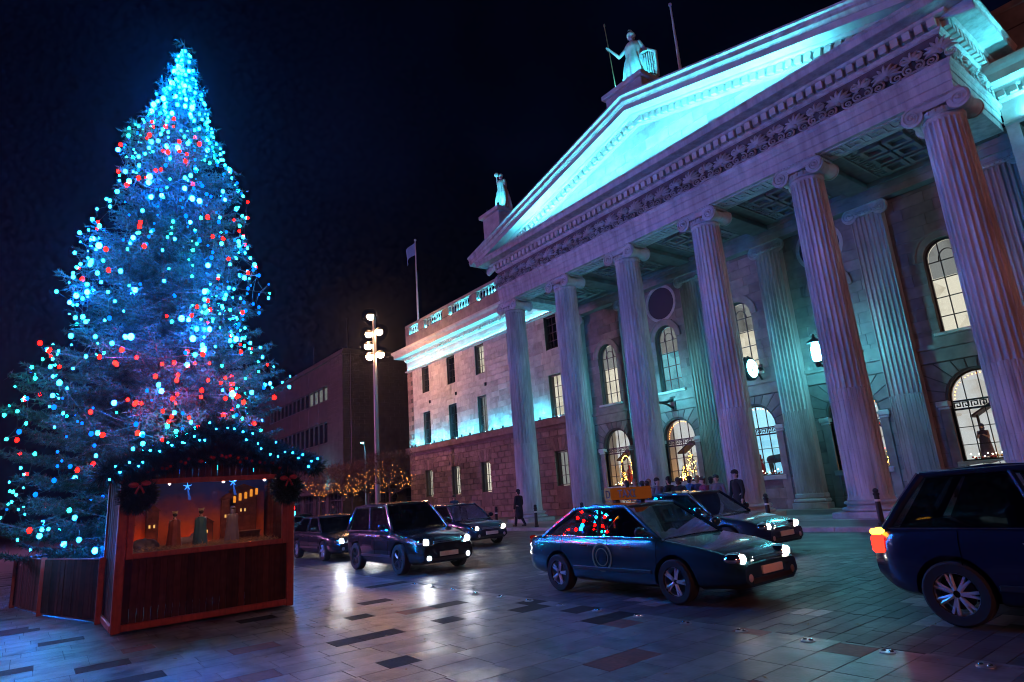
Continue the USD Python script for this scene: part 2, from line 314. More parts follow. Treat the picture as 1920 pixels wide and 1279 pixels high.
# ---- columns
def shaft():
    us = np.array([0, .1, .17, .22, .40, .585, .77, .95]); n = 24*len(us); ang = np.concatenate([(k+us)/24 for k in range(24)])*2*PI; u = np.tile(us, 24)
    s = np.clip((u-.19)/.78, 0, 1); ina = u > .18
    scal = np.where(ina, .085*np.sqrt(np.clip(np.sin(PI*s), 0, 1)), 0.); cabl = np.where(ina, .05*(1-np.sqrt(np.clip(np.sin(PI*s), 0, 1))), 0.)
    Z0, Z1 = .68, 12.42; lv = [(Z0, 1.06, 0), (Z0+.07, 1.02, 0), (Z0+.16, 1., 1)]
    for zj in (2.35, 4.0, 5.65, 7.3, 8.95, 10.6, 11.85):
        for dz, k in ((-.014, 1.), (-.010, .985), (.010, .985), (.014, 1.)): lv.append((zj+dz, k, 1 if zj < 4.4 else 2))
    lv += [(4.395, 1, 1), (4.405, 1, 2), (12.22, 1., 2), (12.27, 1.0, 0), (12.30, 1.03, 0), (12.34, 1.05, 0), (12.38, 1.03, 0), (Z1, 1.0, 0)]
    lv += [(z, 1., 1) for z in (1.5, 3.2)]+[(z, 1., 2) for z in (6.5, 9.8)]; lv.sort()
    V = []
    for z, k, mode in lv:
        t = (z-Z0)/(Z1-Z0); R = (.685-.097*t**1.5)*k; rr = R*(1-(scal if mode == 2 else cabl if mode == 1 else 0*scal)); V.append(np.stack([rr*np.cos(ang), rr*np.sin(ang), np.full(n, z)], 1))
    m = len(lv); i, j = np.meshgrid(np.arange(m-1), np.arange(n), indexing='ij')
    return np.vstack(V), q2t(np.stack([i*n+j, i*n+(j+1) % n, (i+1)*n+(j+1) % n, (i+1)*n+j], -1))
def base(): return cat([cb(-.95, .95, -.95, .95, .12, .32, .02), lathe([(0, .32), (.86, .32), (.92, .345), (.945, .385), (.92, .425), (.86, .45), (.80, .455), (.765, .485), (.76, .52), (.785, .545), (.80, .55), (.835, .565), (.85, .595), (.835, .63), (.78, .655), (.73, .665), (.73, .70)], 48)])
def volute(yf, s):
    """disc with a raised spiral, facing -y for s = -1"""
    out = [lathe([(0, -.05), (.31, -.05), (.325, -.02), (.325, .03), (0, .03)], 28, (0, yf, 0), 'y')]
    th = np.linspace(0, 2.6*2*PI, 70); r = .30*np.exp(-th*.115)
    out.append(tube(np.stack([r*np.cos(PI/2+th), np.full(70, yf+s*.045), r*np.sin(PI/2+th)], 1), .034*np.exp(-th*.055), 6)); out.append(ball((0, yf+s*.05, 0), .062, 1)); return cat(out)
def capital(half=False):
    out = []; cz = 12.63
    for sx in (-1, 1):
        for s in ((-1,) if half else (-1, 1)):
            v = volute(s*.60, s); v = v if sx < 0 else flipx(v); out.append(tr(v, (sx*.66, 0, cz)))
        if not half:
            out.append(tr(lathe([(.29, -.56), (.30, -.48), (.24, -.36), (.19, -.16), (.215, -.06), (.225, 0), (.215, .06), (.19, .16), (.24, .36), (.30, .48), (.29, .56)], 22, (0, 0, 0), 'y'), (sx*.66, 0, cz)))
    for s in ((-1,) if half else (-1, 1)):
        out.append(bx(-.66, .66, min(s*.60, s*.5), max(s*.60, s*.5), 12.70, 12.90))
        xs = np.linspace(-.62, .62, 13); out.append(tube(np.stack([xs, np.full(13, s*.615), 12.71-.035*(1-(xs/.62)**2)], 1), .024, 6)); out.append(tube(np.stack([xs, np.full(13, s*.615), np.full(13, 12.895)], 1), .024, 6))
        for k in range(12): out.append(ball((-.66+k*.12, s*.655, 12.935), .038, 1, (1, .8, 1)))
    if not half:
        out.append(lathe([(.56, 12.40), (.60, 12.42), (.66, 12.48), (.68, 12.56), (.62, 12.62), (.5, 12.64)], 40))
        for k in range(20): a = k*2*PI/20; out.append(ball((.665*math.cos(a), .665*math.sin(a), 12.53), .075, 1, (.7, .7, 1.15)))
    out.append(cb(-.80, .80, -.66 if not half else -.66, .66 if not half else .2, 12.90, 12.995, .02)); return cat(out)
col0 = sub(B, 'column', (COLX[0], 0, 0))
part(col0, 'base', base(), _m['stone'], 35); part(col0, 'shaft', shaft(), _m['stone_streaked'], 30); part(col0, 'capital', capital(), _m['stone'], 40)
for x in COLX[1:]: dup(col0, (x, 0, 0), parent=B, name='column')
# ---- pilasters against the back wall (front at y = 4.62)
def pil_area(mode):
    w, n = .62, 7; pts = [(-w, 0), (-w, .42)]
    pitch = 2*w/n
    for k in range(n):
        a = -w+k*pitch
        if mode: pts += [(a+.03, .42)]+[(a+.03+(pitch-.06)*t, .42-.028*(1-math.sin(PI*t))-.004) for t in (.02, .25, .5, .75, .98)]+[(a+pitch-.03, .42)]
        else: pts += [(a+.03, .42)]+[(a+.03+(pitch-.06)*t, .42-.055*math.sin(PI*t)**.6) for t in (.1, .3, .5, .7, .9)]+[(a+pitch-.03, .42)]
    pts += [(w, .42), (w, 0)]; return Polygon([(x, -y) for x, y in pts]).buffer(0)
def pil_shaft(): return cat([ext(pil_area(1), .78, 4.398), ext(pil_area(0), 4.402, 12.2), bx(-.63, .63, -.43, 0, 12.2, 12.3)])
pil0 = sub(B, 'pilaster', (COLX[0], YP+.01, 0))
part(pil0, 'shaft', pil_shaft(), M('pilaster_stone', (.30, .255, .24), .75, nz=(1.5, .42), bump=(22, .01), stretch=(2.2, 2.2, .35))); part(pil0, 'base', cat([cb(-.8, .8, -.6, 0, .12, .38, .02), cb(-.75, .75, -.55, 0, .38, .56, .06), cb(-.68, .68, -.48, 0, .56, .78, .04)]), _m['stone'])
part(pil0, 'capital', cat([tr(capital(True), (0, .12, -.42), sc=(.95, .9, 1)), cb(-.66, .66, -.5, 0, 12.08, 12.24, .03)]+[ball((-.45+.15*k, -.5, 12.14), .06, 1, (.8, .6, 1.1)) for k in range(7)]), _m['stone_b'], 40)
for x in COLX[1:]: dup(pil0, (x, YP+.01, 0), parent=B, name='pilaster')
part(B, 'steps', cat([cb(-13.2, 13.2, -1.5, 1.2, -.04, .121, .02), bx(-12.6, 12.6, 1.2, 5.3, -.04, .119)]), _m['stone_b'])
# ---- entablature
HX, YF = 12.115, -.608
U = [(-HX, YW-.02), (-HX, YF), (HX, YF), (HX, YW-.02)]
part(B, 'architrave', mould(U, [(-1.2, 13.25), (-1.2, 13.0), (0, 13.0), (0, 13.28), (.035, 13.285), (.035, 13.60), (.07, 13.605), (.07, 13.82), (.10, 13.84), (.15, 13.90), (.16, 13.98), (.02, 13.985)]), _m['stone_streaked'])
part(B, 'frieze', mould(U, [(.0, 13.98), (.0, 15.0)]), _m['frieze_shade_ground'])  # dark base colour stands in for shadow behind the carving
part(B, 'cornice', mould(U, [(.0, 14.98), (.05, 15.0), (.06, 15.05), (.12, 15.10), (.12, 15.43), (.33, 15.435), (.38, 15.47), (.40, 15.52), (.93, 15.525), (.93, 15.54), (.955, 15.54), (.955, 15.76), (.98, 15.77), (1.03, 15.82), (1.03, 15.86), (-.4, 15.90)]), _m['stone_streaked'])
def dentils(x0, x1, pitch, f):
    n = int(round((x1-x0)/pitch))
    for k in range(n): f(x0+(k+.5)*(x1-x0)/n)
dentils(-HX-.12, HX+.12, .365, lambda x: part(B, 'dentil', bx(x-.115, x+.115, YF-.31, YF-.115, 15.14, 15.43), _m['stone_c']))
for s in (-1, 1):
    dentils(YF, YW-.1, .365, lambda y, s=s: part(B, 'dentil', bx(min(s*(HX+.115), s*(HX+.31)), max(s*(HX+.115), s*(HX+.31)), y-.115, y+.115, 15.14, 15.43), _m['stone_c']))
# anthemion frieze: palmettes and scrolls in turn
def petal(a, L, w): 
    t = np.linspace(.12, 1, 6); bend = .10*math.copysign(1, a)*abs(a)
    pts = np.stack([np.sin(a+bend*t*2)*L*t, np.zeros(6)-.03-.03*np.sin(PI*t), np.cos(a+bend*t*2)*L*t], 1); return tube(pts, w*np.sin(PI*np.clip(t*.85+.08, 0, 1)), 5)
def scroll(cx, cz, r0, s, turns=1.6, ph=0.):
    th = np.linspace(0, turns*2*PI, 26); r = r0*np.exp(-th*.16); return tube(np.stack([cx+s*r*np.cos(th+ph), np.full(26, -.045), cz+r*np.sin(th+ph)], 1), .028*np.exp(-th*.05), 5)
def palmette(): return cat([petal(a, .46-.10*abs(a)/1.35, .058) for a in np.linspace(-1.35, 1.35, 9)]+[scroll(s*.22, -.16, .17, s, 1.7, PI*.6) for s in (-1, 1)]+[ball((0, -.05, 0), .07, 1)])
def lyre(): return cat([petal(a, .30, .045) for a in np.linspace(-1., 1., 5)]+[scroll(s*.15, .12, .13, s, 1.5, PI*1.2) for s in (-1, 1)]+[scroll(s*.13, -.20, .15, -s, 1.6, PI*.4) for s in (-1, 1)]+[tube([(-.3, -.04, -.33), (0, -.05, -.30), (.3, -.04, -.33)], .025, 5)])
pm, ly = (lambda a, b: ((a[0]*[1.3, 1.9, 1.12]+[0, 0, -.12], a[1]), (b[0]*[1.3, 1.9, 1.25], b[1])))(palmette(), lyre()); n = 30
pa = la = None
for k in range(n+1):
    x = -HX+.06+k*(2*HX-.12)/n; z = 14.46
    if k % 2 == 0: 
        if pa is None: pa = part(B, 'palmette', tr(pm, (0, 0, 0)), _m['stone_b'], 50); place(UsdGeom.Xformable(stage.GetPrimAtPath(pa)), (x, YF, z))
        else: part(B, 'palmette', tr(pm, (x, YF, z)), _m['stone_b'], 50)
    else: part(B, 'scroll_ornament', tr(ly, (x, YF, z)), _m['stone_b'], 50)
for k in range(6):
    y = YF+.3+k*.76
    for s in (-1, 1): part(B, 'palmette' if k % 2 == 0 else 'scroll_ornament', tr(pm if k % 2 == 0 else ly, (s*HX, y, 14.46), rz=s*PI/2), _m['stone_b'], 50)
# ---- pediment
SL, AP = .249, 19.79
def rl(x, dz=0.): return [(-x, AP-SL*x+dz), (0, AP+dz), (x, AP-SL*x+dz)]
part(B, 'tympanum_back', ext(Polygon([(-12.6, 15.86), (12.6, 15.86), (0, 18.9)]), YF+.02, YF+.4, 'y'), _m['joint'])
tym = sub(B, 'tympanum'); ashlar(Polygon([(-11.9, 15.88), (11.9, 15.88), (0, 18.72)]), 1.35, .56, STN[:3], 'tympanum_block', tym, YF+.02, (0, .02), .006, 4)
part(B, 'raking_cornice', rake(rl(13.15), [(-.1, -1.36), (.03, -1.36), (.06, -1.30), (.12, -1.26), (.12, -.93), (.33, -.925), (.39, -.86), (.41, -.80), (.90, -.795), (.90, -.80), (.925, -.80), (.925, -.53), (-.1, -.52)], YF), _m['stone_c'])
part(B, 'raking_sima', rake(rl(13.75), [(-.1, -.525), (.95, -.525), (.97, -.46), (1.02, -.36), (1.0, -.24), (1.05, -.14), (1.12, -.08), (1.12, 0.), (-.1, 0.)], YF), _m['stone_streaked'])
for s in (-1, 1):
    dentils(.15, 11.3, .365, lambda x, s=s: part(B, 'raking_dentil', tr(bx(-.115, .115, YF-.31, YF-.115, -.14, .14), (s*x, 0, AP-SL*x-1.09), ry=s*.243), _m['stone_c']))
part(B, 'pediment_roof', cat([rake(rl(13.0, -.16), [(-9., 0), (.0, 0), (.0, .1), (-9., .1)], YF)]), _m['lead'])
# ---- portico ceiling with frets
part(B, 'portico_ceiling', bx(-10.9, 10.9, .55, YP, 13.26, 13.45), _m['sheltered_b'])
def fret(L, w, p):
    """running key pattern, raised bars in (u, v)"""
    k = int(L//p); p = L/k; b = p*.11; out = [sbox(0, 0, L, b), sbox(0, w-b, L, w)]
    for i in range(k):
        a = i*p
        for q in ([(.12, .18), (.12, .80), (.80, .80), (.80, .34), (.44, .34), (.44, .58)],): out.append(LineString([(a+x*p, y*w) for x, y in q]).buffer(b*.62, cap_style=2, join_style=2))
    from shapely import union_all
    return union_all(out)
for i in range(5):
    xa, xb = COLX[i]+.82, COLX[i+1]-.82
    f = fret(xb-xa, .80, .62); v, t = ext(f, 0, .035); part(B, 'fret_panel', (v*[1, 1, -1]+[xa, -.42, 13.0], t[:, ::-1]), _m['stone_c'])
    for xs in (COLX[i]+.95, COLX[i+1]-.95-.62):
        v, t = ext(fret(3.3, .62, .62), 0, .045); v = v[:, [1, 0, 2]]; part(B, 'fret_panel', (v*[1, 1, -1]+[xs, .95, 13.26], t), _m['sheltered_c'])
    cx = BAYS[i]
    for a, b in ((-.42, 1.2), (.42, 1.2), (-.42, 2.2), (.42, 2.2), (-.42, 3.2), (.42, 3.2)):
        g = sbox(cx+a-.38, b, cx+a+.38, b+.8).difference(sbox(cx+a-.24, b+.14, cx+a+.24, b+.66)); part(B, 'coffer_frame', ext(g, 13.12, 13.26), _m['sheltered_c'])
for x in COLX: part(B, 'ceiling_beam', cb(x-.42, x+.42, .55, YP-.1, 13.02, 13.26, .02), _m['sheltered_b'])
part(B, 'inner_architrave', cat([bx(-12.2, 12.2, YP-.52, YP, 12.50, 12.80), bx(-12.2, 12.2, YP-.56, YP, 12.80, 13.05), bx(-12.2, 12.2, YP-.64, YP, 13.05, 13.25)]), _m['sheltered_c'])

# ---- windows
def glazing(par, cx, z0, w, zs, y, nx, zbars, lit, arch=True, key=None):
    """frame, bars and pane of a window, the lit room behind; zs = springing (arched) or head"""
    W = sub(par, 'window'); area = archp(cx, z0, w, zs) if arch else sbox(cx-w/2, z0, cx+w/2, zs)
    part(W, 'frame', ext(area.difference(area.buffer(-.055, join_style=2)), y-.05, y+.05, 'y'), _m['sash'])
    inner = area.buffer(-.05); bars = []
    for i in range(1, nx): x = cx-w/2+w*i/nx; bars.append(sbox(x-.017, z0, x+.017, zs+w))
    for z in zbars: bars.append(sbox(cx-w, z-.017, cx+w, z+.017))
    if arch: bars.append(Polygon([(cx+w*.22*math.cos(a), zs-.1+w*.30*math.sin(a)) for a in np.linspace(0, PI, 12)]+[(cx+(w*.22-.03)*math.cos(a), zs-.1+(w*.30-.03)*math.sin(a)) for a in np.linspace(PI, 0, 12)]))
    from shapely import union_all
    part(W, 'glazing_bars', ext(union_all(bars).intersection(inner), y-.025, y+.03, 'y'), _m['sash'])
    part(W, 'pane', ext(inner, y, y+.008, 'y'), _m['pane'])
    if lit and arch: part(W, 'blind', ext(inner.intersection(sbox(cx-w, z0+(zs+w/2-z0)*.60, cx+w, 99)), y+.12, y+.125, 'y'), _m['room_grey'])
    if lit: part(W, 'lit_room', ext(area.buffer(.3) if arch else sbox(cx-w/2-1., z0-.1, cx+w/2+.3, zs+.1), y+.55, y+.6, 'y'), _m[lit])
    else: part(W, 'dark_room', ext(area.buffer(.3), y+.55, y+.6, 'y'), _m['dark_void'])
    return W
wall = sbox(-12.66, .12, 12.66, 13.2); holes = []
UP = [(cx, 6.55, 1.50, 9.50) for cx in BAYS]; GR = [(cx, 1.66, 2.06, 3.95) for cx in BAYS]
from shapely import union_all
ho = [archp(cx, z, w, zs) for cx, z, w, zs in UP]+[archp(cx, z, w, zs) for cx, z, w, zs in GR]
oc = [Polygon([(cx+.92*math.cos(a), 11.55+.92*math.sin(a)) for a in np.linspace(0, 2*PI, 28)[:-1]]) for cx in (-4.6, 4.6)]
H = union_all(ho+oc)
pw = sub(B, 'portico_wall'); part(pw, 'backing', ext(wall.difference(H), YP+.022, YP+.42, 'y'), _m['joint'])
vous = []
for cx in BAYS:
    zone = sbox(cx-1.98, 3.75, cx+1.98, 5.42).difference(archp(cx, 1, 2.06+.16, 3.95))
    for k in range(11):
        a0, a1 = PI*k/11, PI*(k+1)/11; wdg = Polygon([(cx, 3.95)]+[(cx+6*math.cos(a), 3.95+6*math.sin(a)) for a in np.linspace(a0, a1, 4)])
        g = zone.intersection(wdg).intersection(sbox(cx-9, 3.96, cx+9, 9)).buffer(-.022, join_style=2)
        if g.area > .02: vous.append((cx, g))
vz = union_all([sbox(cx-1.98, 3.95, cx+1.98, 5.44) for cx in BAYS]+[sbox(x-.57, 0, x+.57, 12.6) for x in COLX])
ringz = union_all([archp(cx, 9.46, 1.5+.66, 9.50).difference(sbox(cx-2, 0, cx+2, 9.46)) for cx in BAYS])
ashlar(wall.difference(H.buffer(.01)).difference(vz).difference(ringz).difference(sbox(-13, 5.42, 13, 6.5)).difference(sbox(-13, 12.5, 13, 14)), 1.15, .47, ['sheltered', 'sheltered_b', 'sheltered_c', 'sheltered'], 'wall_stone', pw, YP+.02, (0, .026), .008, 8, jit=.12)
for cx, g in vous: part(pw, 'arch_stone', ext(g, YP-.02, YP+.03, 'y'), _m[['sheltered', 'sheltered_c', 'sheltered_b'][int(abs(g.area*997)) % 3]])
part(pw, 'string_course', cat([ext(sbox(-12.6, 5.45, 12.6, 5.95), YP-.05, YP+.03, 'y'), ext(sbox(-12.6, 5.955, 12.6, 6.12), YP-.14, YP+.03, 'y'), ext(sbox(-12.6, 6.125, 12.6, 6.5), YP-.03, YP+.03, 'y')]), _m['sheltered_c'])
for cx in BAYS:
    a = archp(cx, 6.5, 1.5, 9.5)
    g = archp(cx, 9.46, 2.14, 9.5).difference(a).difference(sbox(cx-3, 0, cx+3, 9.47)); g2 = archp(cx, 9.46, 1.76, 9.5).difference(a).difference(sbox(cx-3, 0, cx+3, 9.47))
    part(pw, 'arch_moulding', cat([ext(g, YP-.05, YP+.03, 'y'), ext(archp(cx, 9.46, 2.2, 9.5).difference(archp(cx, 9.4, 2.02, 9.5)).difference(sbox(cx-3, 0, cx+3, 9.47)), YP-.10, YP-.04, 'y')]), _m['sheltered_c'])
    part(pw, 'window_sill', cb(cx-.95, cx+.95, YP-.16, YP+.3, 6.42, 6.55, .02), _m['stone_c'])
    for s in (-1, 1):
        part(pw, 'impost', cat([cb(cx+s*1.24-.22, cx+s*1.24+.22, YP-.13, YP+.3, 3.72, 3.94, .03), cb(cx+s*1.22-.19, cx+s*1.22+.19, YP-.09, YP+.3, 3.62, 3.715, .02)]), _m['stone_c'])
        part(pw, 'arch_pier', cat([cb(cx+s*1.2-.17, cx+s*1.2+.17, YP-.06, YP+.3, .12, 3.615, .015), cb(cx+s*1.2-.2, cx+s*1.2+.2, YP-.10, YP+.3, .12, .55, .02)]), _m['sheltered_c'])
    part(pw, 'shop_sill', cb(cx-1.2, cx+1.2, YP-.12, YP+.42, 1.45, 1.66, .02), _m['stone_b'])
LITS = {-9.2: 'room_cream', -4.6: 'room_teal', 0.: 'room_cream', 4.6: 'room_grey', 9.2: 'room_cream'}
for cx, z, w, zs in UP: glazing(B, cx, z, w, zs, YP+.30, 3, [7.2, 7.95, 8.7, 9.4], LITS[cx])
for p in oc: part(B, 'round_panel', ext(p.buffer(-.01), YP+.02, YP+.2, 'y'), M('round_panel', (.012, .014, .03), .7)); 
for cx in (-4.6, 4.6): part(B, 'round_frame', ext(Polygon(list(oc[0 if cx < 0 else 1].buffer(.16).exterior.coords), [list(oc[0 if cx < 0 else 1].exterior.coords)]), YP-.03, YP+.03, 'y'), _m['stone_b'])
# shop-front windows under the arches: deep lit bays with a fret transom
for i, (cx, z, w, zs) in enumerate(GR):
    W = sub(B, 'arched_shop_window'); area = archp(cx, z, w, zs); y = YP+.24
    part(W, 'frame', ext(area.difference(area.buffer(-.05, join_style=2)), y-.05, y+.05, 'y'), _m['iron'])
    bars = [sbox(cx-w/2+w*k/4-.014, z, cx-w/2+w*k/4+.014, 6) for k in (1, 2, 3)]+[sbox(cx-w, zz-.014, cx+w, zz+.014) for zz in (2.25, 2.9)]
    bars += [sbox(cx-w, zz-.02, cx+w, zz+.02) for zz in (3.56, 3.90)]
    part(W, 'glazing_bars', ext(union_all(bars).intersection(area.buffer(-.04)), y-.02, y+.03, 'y'), _m['iron'])
    v, t = ext(fret(1.96, .30, .27), 0, .03); part(W, 'fret_grille', (np.stack([v[:, 0]+cx-.98, y-.02-v[:, 2], v[:, 1]+3.58], 1), t), _m['iron'])
    part(W, 'pane', ext(area.buffer(-.045), y+.035, y+.043, 'y'), _m['pane'])
    part(W, 'display_back', ext(sbox(cx-1.5, 1.2, cx+1.5, 5.4), y+1.35, y+1.4, 'y'), _m['shop_cyan' if i in (2,) else 'shop_white'])
    part(W, 'display_shelf', bx(cx-1.5, cx+1.5, y+.06, y+1.35, 1.5, 1.64), M('display_shelf', (.3, .25, .2), .7)); part(W, 'display_sides', cat([bx(cx-1.55, cx-1.5, y+.06, y+1.4, 1.5, 5.4), bx(cx+1.5, cx+1.55, y+.06, y+1.4, 1.5, 5.4)]), M('display_wall', (.5, .45, .38), .8))

# ---- wings
def wing(sx):
    X0, X1 = (-33.5, -12.2) if sx < 0 else (12.2, 33.5)
    ctr = [sx*(13.2+4.25*k) for k in range(5)] if sx < 0 else [13.2+4.25*k for k in range(5)]
    up = [sbox(c-.62, 10.8, c+.62, 13.1) for c in ctr]; md = [sbox(c-.62, 6.32, c+.62, 9.1) for c in ctr]; gr = [sbox(c-.62, 1.95, c+.62, 4.12) for c in ctr]
    vents = [sbox(c-.16+.6, 9.75, c+.16+.6, 10.02) for c in ctr[1:]]
    Hh = union_all(up+md+gr+vents); w = sub(B, 'wing_wall')
    part(w, 'backing', ext(sbox(X0, -.05, X1, 13.2).difference(Hh), YW+.03, YW+.5, 'y'), _m['joint'])
    part(w, 'attic_wall', bx(X0, X1, YW+.05, YW+.5, 13.2, 14.2), _m['stone'])
    part(w, 'inner_wall', bx(X0+.5, X1-.1 if sx < 0 else X1-.5, YW+1.3, YW+12, 0, 15.3), _m['stone_dark']); part(w, 'end_wall', cat([bx(X0, X0+.4, YW+.5, YW+12, 0, 15.3), bx(X1-.4, X1, YW+.5, YW+12, 0, 15.3)]), _m['stone_b']); part(w, 'roof', bx(X0, X1, YW+.5, YW+12, 15.3, 15.4), _m['lead'])
    # flat-arch stones over the ground floor windows
    zone = union_all([Polygon([(c-.64, 4.12), (c+.64, 4.12), (c+1.05, 5.0), (c-1.05, 5.0)]) for c in ctr])
    for c in ctr:
        for k in range(5):
            a = [(-.64+1.28*k/5, -1.05+2.1*k/5), (-.64+1.28*(k+1)/5, -1.05+2.1*(k+1)/5)]
            part(w, 'lintel_stone', ext(Polygon([(c+a[0][0], 4.13), (c+a[1][0], 4.13), (c+a[1][1], 5.0), (c+a[0][1], 5.0)]).buffer(-.02, join_style=2), YW-.05, YW+.03, 'y'), _m[('rustic', 'rustic_b', 'rustic_c')[k % 3]])
    area = sbox(X0, .12, X1, 5.5).difference(Hh).difference(zone)
    if sx < 0: ashlar(area, .84, .415, ['rustic', 'rustic_b', 'rustic_c', 'rustic'], 'rusticated_block', w, YW+.03, (0, .085), .028, 21, .012)
    else: part(w, 'ground_storey', ext(area, YW-.03, YW+.03, 'y'), _m['rustic'])
    part(w, 'string_course', mould([(X0, YW+.4), (X0, YW), (X1, YW)] if sx < 0 else [(X0, YW), (X1, YW)], [(.0, 5.5), (.04, 5.52), (.05, 5.62), (.10, 5.68), (.16, 5.78), (.30, 5.80), (.30, 6.20), (.28, 6.23), (-.03, 6.25)]), _m['rustic'])
    a2 = sbox(X0, 6.25, X1, 13.2).difference(Hh)
    if sx < 0:
        q = []
        for k in range(17):
            L = .95 if k % 2 else .6; z = 6.25+k*.40; part(w, 'quoin', blk(X0, X0+L-.012, z+.012, min(z+.39, 13.05), 0, .05, .016, 'y', YW+.03), _m[('rustic', 'rustic_c')[k % 2]])
        ashlar(a2.difference(sbox(X0, 6, X0+.97, 13.1)), 1.05, .41, STN, 'upper_stone', w, YW+.03, (0, .03), .006, 31, .004, .15)
    else: part(w, 'upper_storey', ext(a2, YW, YW+.03, 'y'), _m['stone'])
    path = [(X0, YW+.4), (X0, YW-.02), (X1, YW-.02)] if sx < 0 else [(X0, YW-.02), (X1, YW-.02)]
    part(w, 'wing_cornice', mould(path, [(.0, 13.15), (.14, 13.18), (.14, 13.27), (.0, 13.28), (.0, 14.06), (.05, 14.1), (.12, 14.16), (.12, 14.40), (.30, 14.42), (.38, 14.52), (.86, 14.54), (.88, 14.54), (.88, 14.84), (.92, 14.88), (1.02, 14.98), (1.06, 15.10), (1.06, 15.16), (-.3, 15.36)]), _m['stone_c'])
    dn = []
    for k in range(int((X1-X0)/.36)): x = X0+.18+k*.36; dn.append(x)
    for x in dn[:58]: part(w, 'wing_dentil', bx(x-.11, x+.11, YW-.02-.29, YW-.02-.115, 14.18, 14.40), _m['stone_c'])
    part(w, 'parapet_base', bx(X0, X1, YW-.05, YW+.35, 15.3, 16.56), _m['stone_dark']); part(w, 'parapet_rail', cb(X0, X1, YW-.10, YW+.40, 17.32, 17.60, .03), _m['stone_dark'])
    b0 = None; pitch = 4.25; xs = np.arange(X1-1.3, X0-.1, -pitch) if sx < 0 else np.arange(X0+1.3, X1, pitch)
    edges = sorted([X0+.25, X1-.25]+list(xs)); 
    for x in edges: part(w, 'parapet_pedestal', cb(max(x-.55, X0), min(x+.55, X1), YW-.06, YW+.36, 16.565, 17.315, .015), _m['stone_dark'])
    bal = lathe([(.10, 0), (.10, .06), (.06, .08), (.06, .11), (.095, .2), (.10, .28), (.07, .42), (.05, .55), (.055, .62), (.09, .66), (.09, .75)], 10)
    for a, b in zip(edges[:-1], edges[1:]):
        for x in np.arange(a+.75, b-.6, .40): part(w, 'baluster', tr(bal, (x, YW+.15, 16.565)), _m['stone'], 40)
    if sx < 0:
        lit = {('u', 2): 'room_cream', ('u', 4): None, ('m', 2): None, ('m', 1): None}
        for k, c in enumerate(ctr):
            kk = {0: 'u4', 1: 'uh', 2: 'u3', 3: 'u2', 4: 'u1'}[k]
            glazing(B, c, 10.85, 1.16, 13.06, YW+.22, 2, [11.4, 11.95, 12.5], 'room_cream' if k == 2 else None, False)
            glazing(B, c, 6.36, 1.16, 9.06, YW+.22, 2, [6.95, 7.6, 8.3], {0: 'room_cream', 2: 'room_grey'}.get(k), False)
            glazing(B, c, 2.0, 1.16, 4.08, YW+.22, 2, [2.6, 3.2], 'room_cream' if k else 'room_grey', False)
            part(w, 'window_apron', cb(c-.68, c+.68, YW-.09, YW+.02, .9, 1.94, .02), _m['rustic_b'])
    return w
wing(-1); wing(1)
_blocks.sort(key=lambda t: t[0]); used = {}; rest = {}
for d, me, mt, nm, par in _blocks:
    used[nm] = used.get(nm, 0)+1
    if used[nm] <= 290: part(par, nm, me, _m[mt])
    else: rest.setdefault((par, nm, mt), []).append(me)
for (par, nm, mt), l in rest.items(): part(par, 'far_'+nm.replace('block', 'blocks').replace('stone', 'stones'), cat(l), _m[mt], kind='stuff')
# ================================================================== lamps on and around the building
def flood(loc, label, group, rz=0, r=.11, tilt=-.5, mat='flood_cyan'):
    """small floodlight: a cup on a bracket, its lens glowing"""
    t = thing('floodlight', label, 'floodlight', loc, rz, group)
    part(t, 'bracket', cat([cb(-r*1.3, -r*1.15, -.03, .03, 0, .2, .004), cb(r*1.15, r*1.3, -.03, .03, 0, .2, .004), cb(-r*1.3, r*1.3, -.03, .03, 0, .02, .004)]), _m['iron'])
    part(t, 'housing', tr(lathe([(0, -.14), (r*.7, -.14), (r*1.05, 0), (r*1.12, .02), (r*1.12, .05), (r*1.02, .05), (r*.98, .01)], 18), (0, 0, .16), rx=tilt), _m['iron'], 40)
    part(t, 'lens', tr(lathe([(0, .022), (r*.97, .02)], 18), (0, 0, .16), rx=tilt), _m[mat]); return t
def strip(x0, x1, y, z, mat, label, group, sh=.05):
    t = thing('light_strip', label, 'light strip', ((x0+x1)/2, y, z), 0, group); L = (x1-x0)/2
    part(t, 'channel', cat([bx(-L, L, -.05, .05, 0, .015), bx(-L, L, -.055, -.04, 0, .05), bx(-L, L, .04, .055, 0, sh)]), _m['iron'])
    part(t, 'tube', lathe([(.018, -L+.01), (.018, L-.01)], 8, (0, 0, .035), 'x'), _m[mat], True)
    return t
FX = [-32.6, -31.9, -28.7, -27.4, -24.4, -23.2, -20.2, -18.9, -15.9, -14.7]
for k, x in enumerate(FX):
    w_ = ('beside the end corner', 'in the first pier', 'in the second pier', 'behind the outer left column', 'next to the portico')[k//2]
    flood((x, YW-.26, 6.25), f'cyan uplight on the wing ledge {w_}, ' + ('left', 'right')[k % 2] + ' one', 'cyan uplights on the ledge of the wing', tilt=-.06, r=.065, mat='flood_wash')
for k in range(5):
    a = -33.3+k*4.13; strip(a, a+4.05, YW-.10, 13.275, 'strip_cyan', 'cyan light strip under the wing cornice, ' + ('at the end corner', 'second from the corner', 'in the middle of the wing', 'fourth from the corner', 'against the portico')[k], 'light strips under the wing cornice')
for k in range(5):
    a = -33.4+k*4.13; strip(a, a+4.05, YW-.24, 6.245, 'strip_ledge', 'cyan light strip on the wing ledge below the upper windows, ' + ('at the end corner', 'second from the corner', 'mid wing', 'fourth from the corner', 'against the portico')[k], 'light strips on the wing ledge')
strip(12.9, 16.5, YW-.005, 16.562, 'strip_rail', 'cyan light strip at the foot of the far right balusters', None)
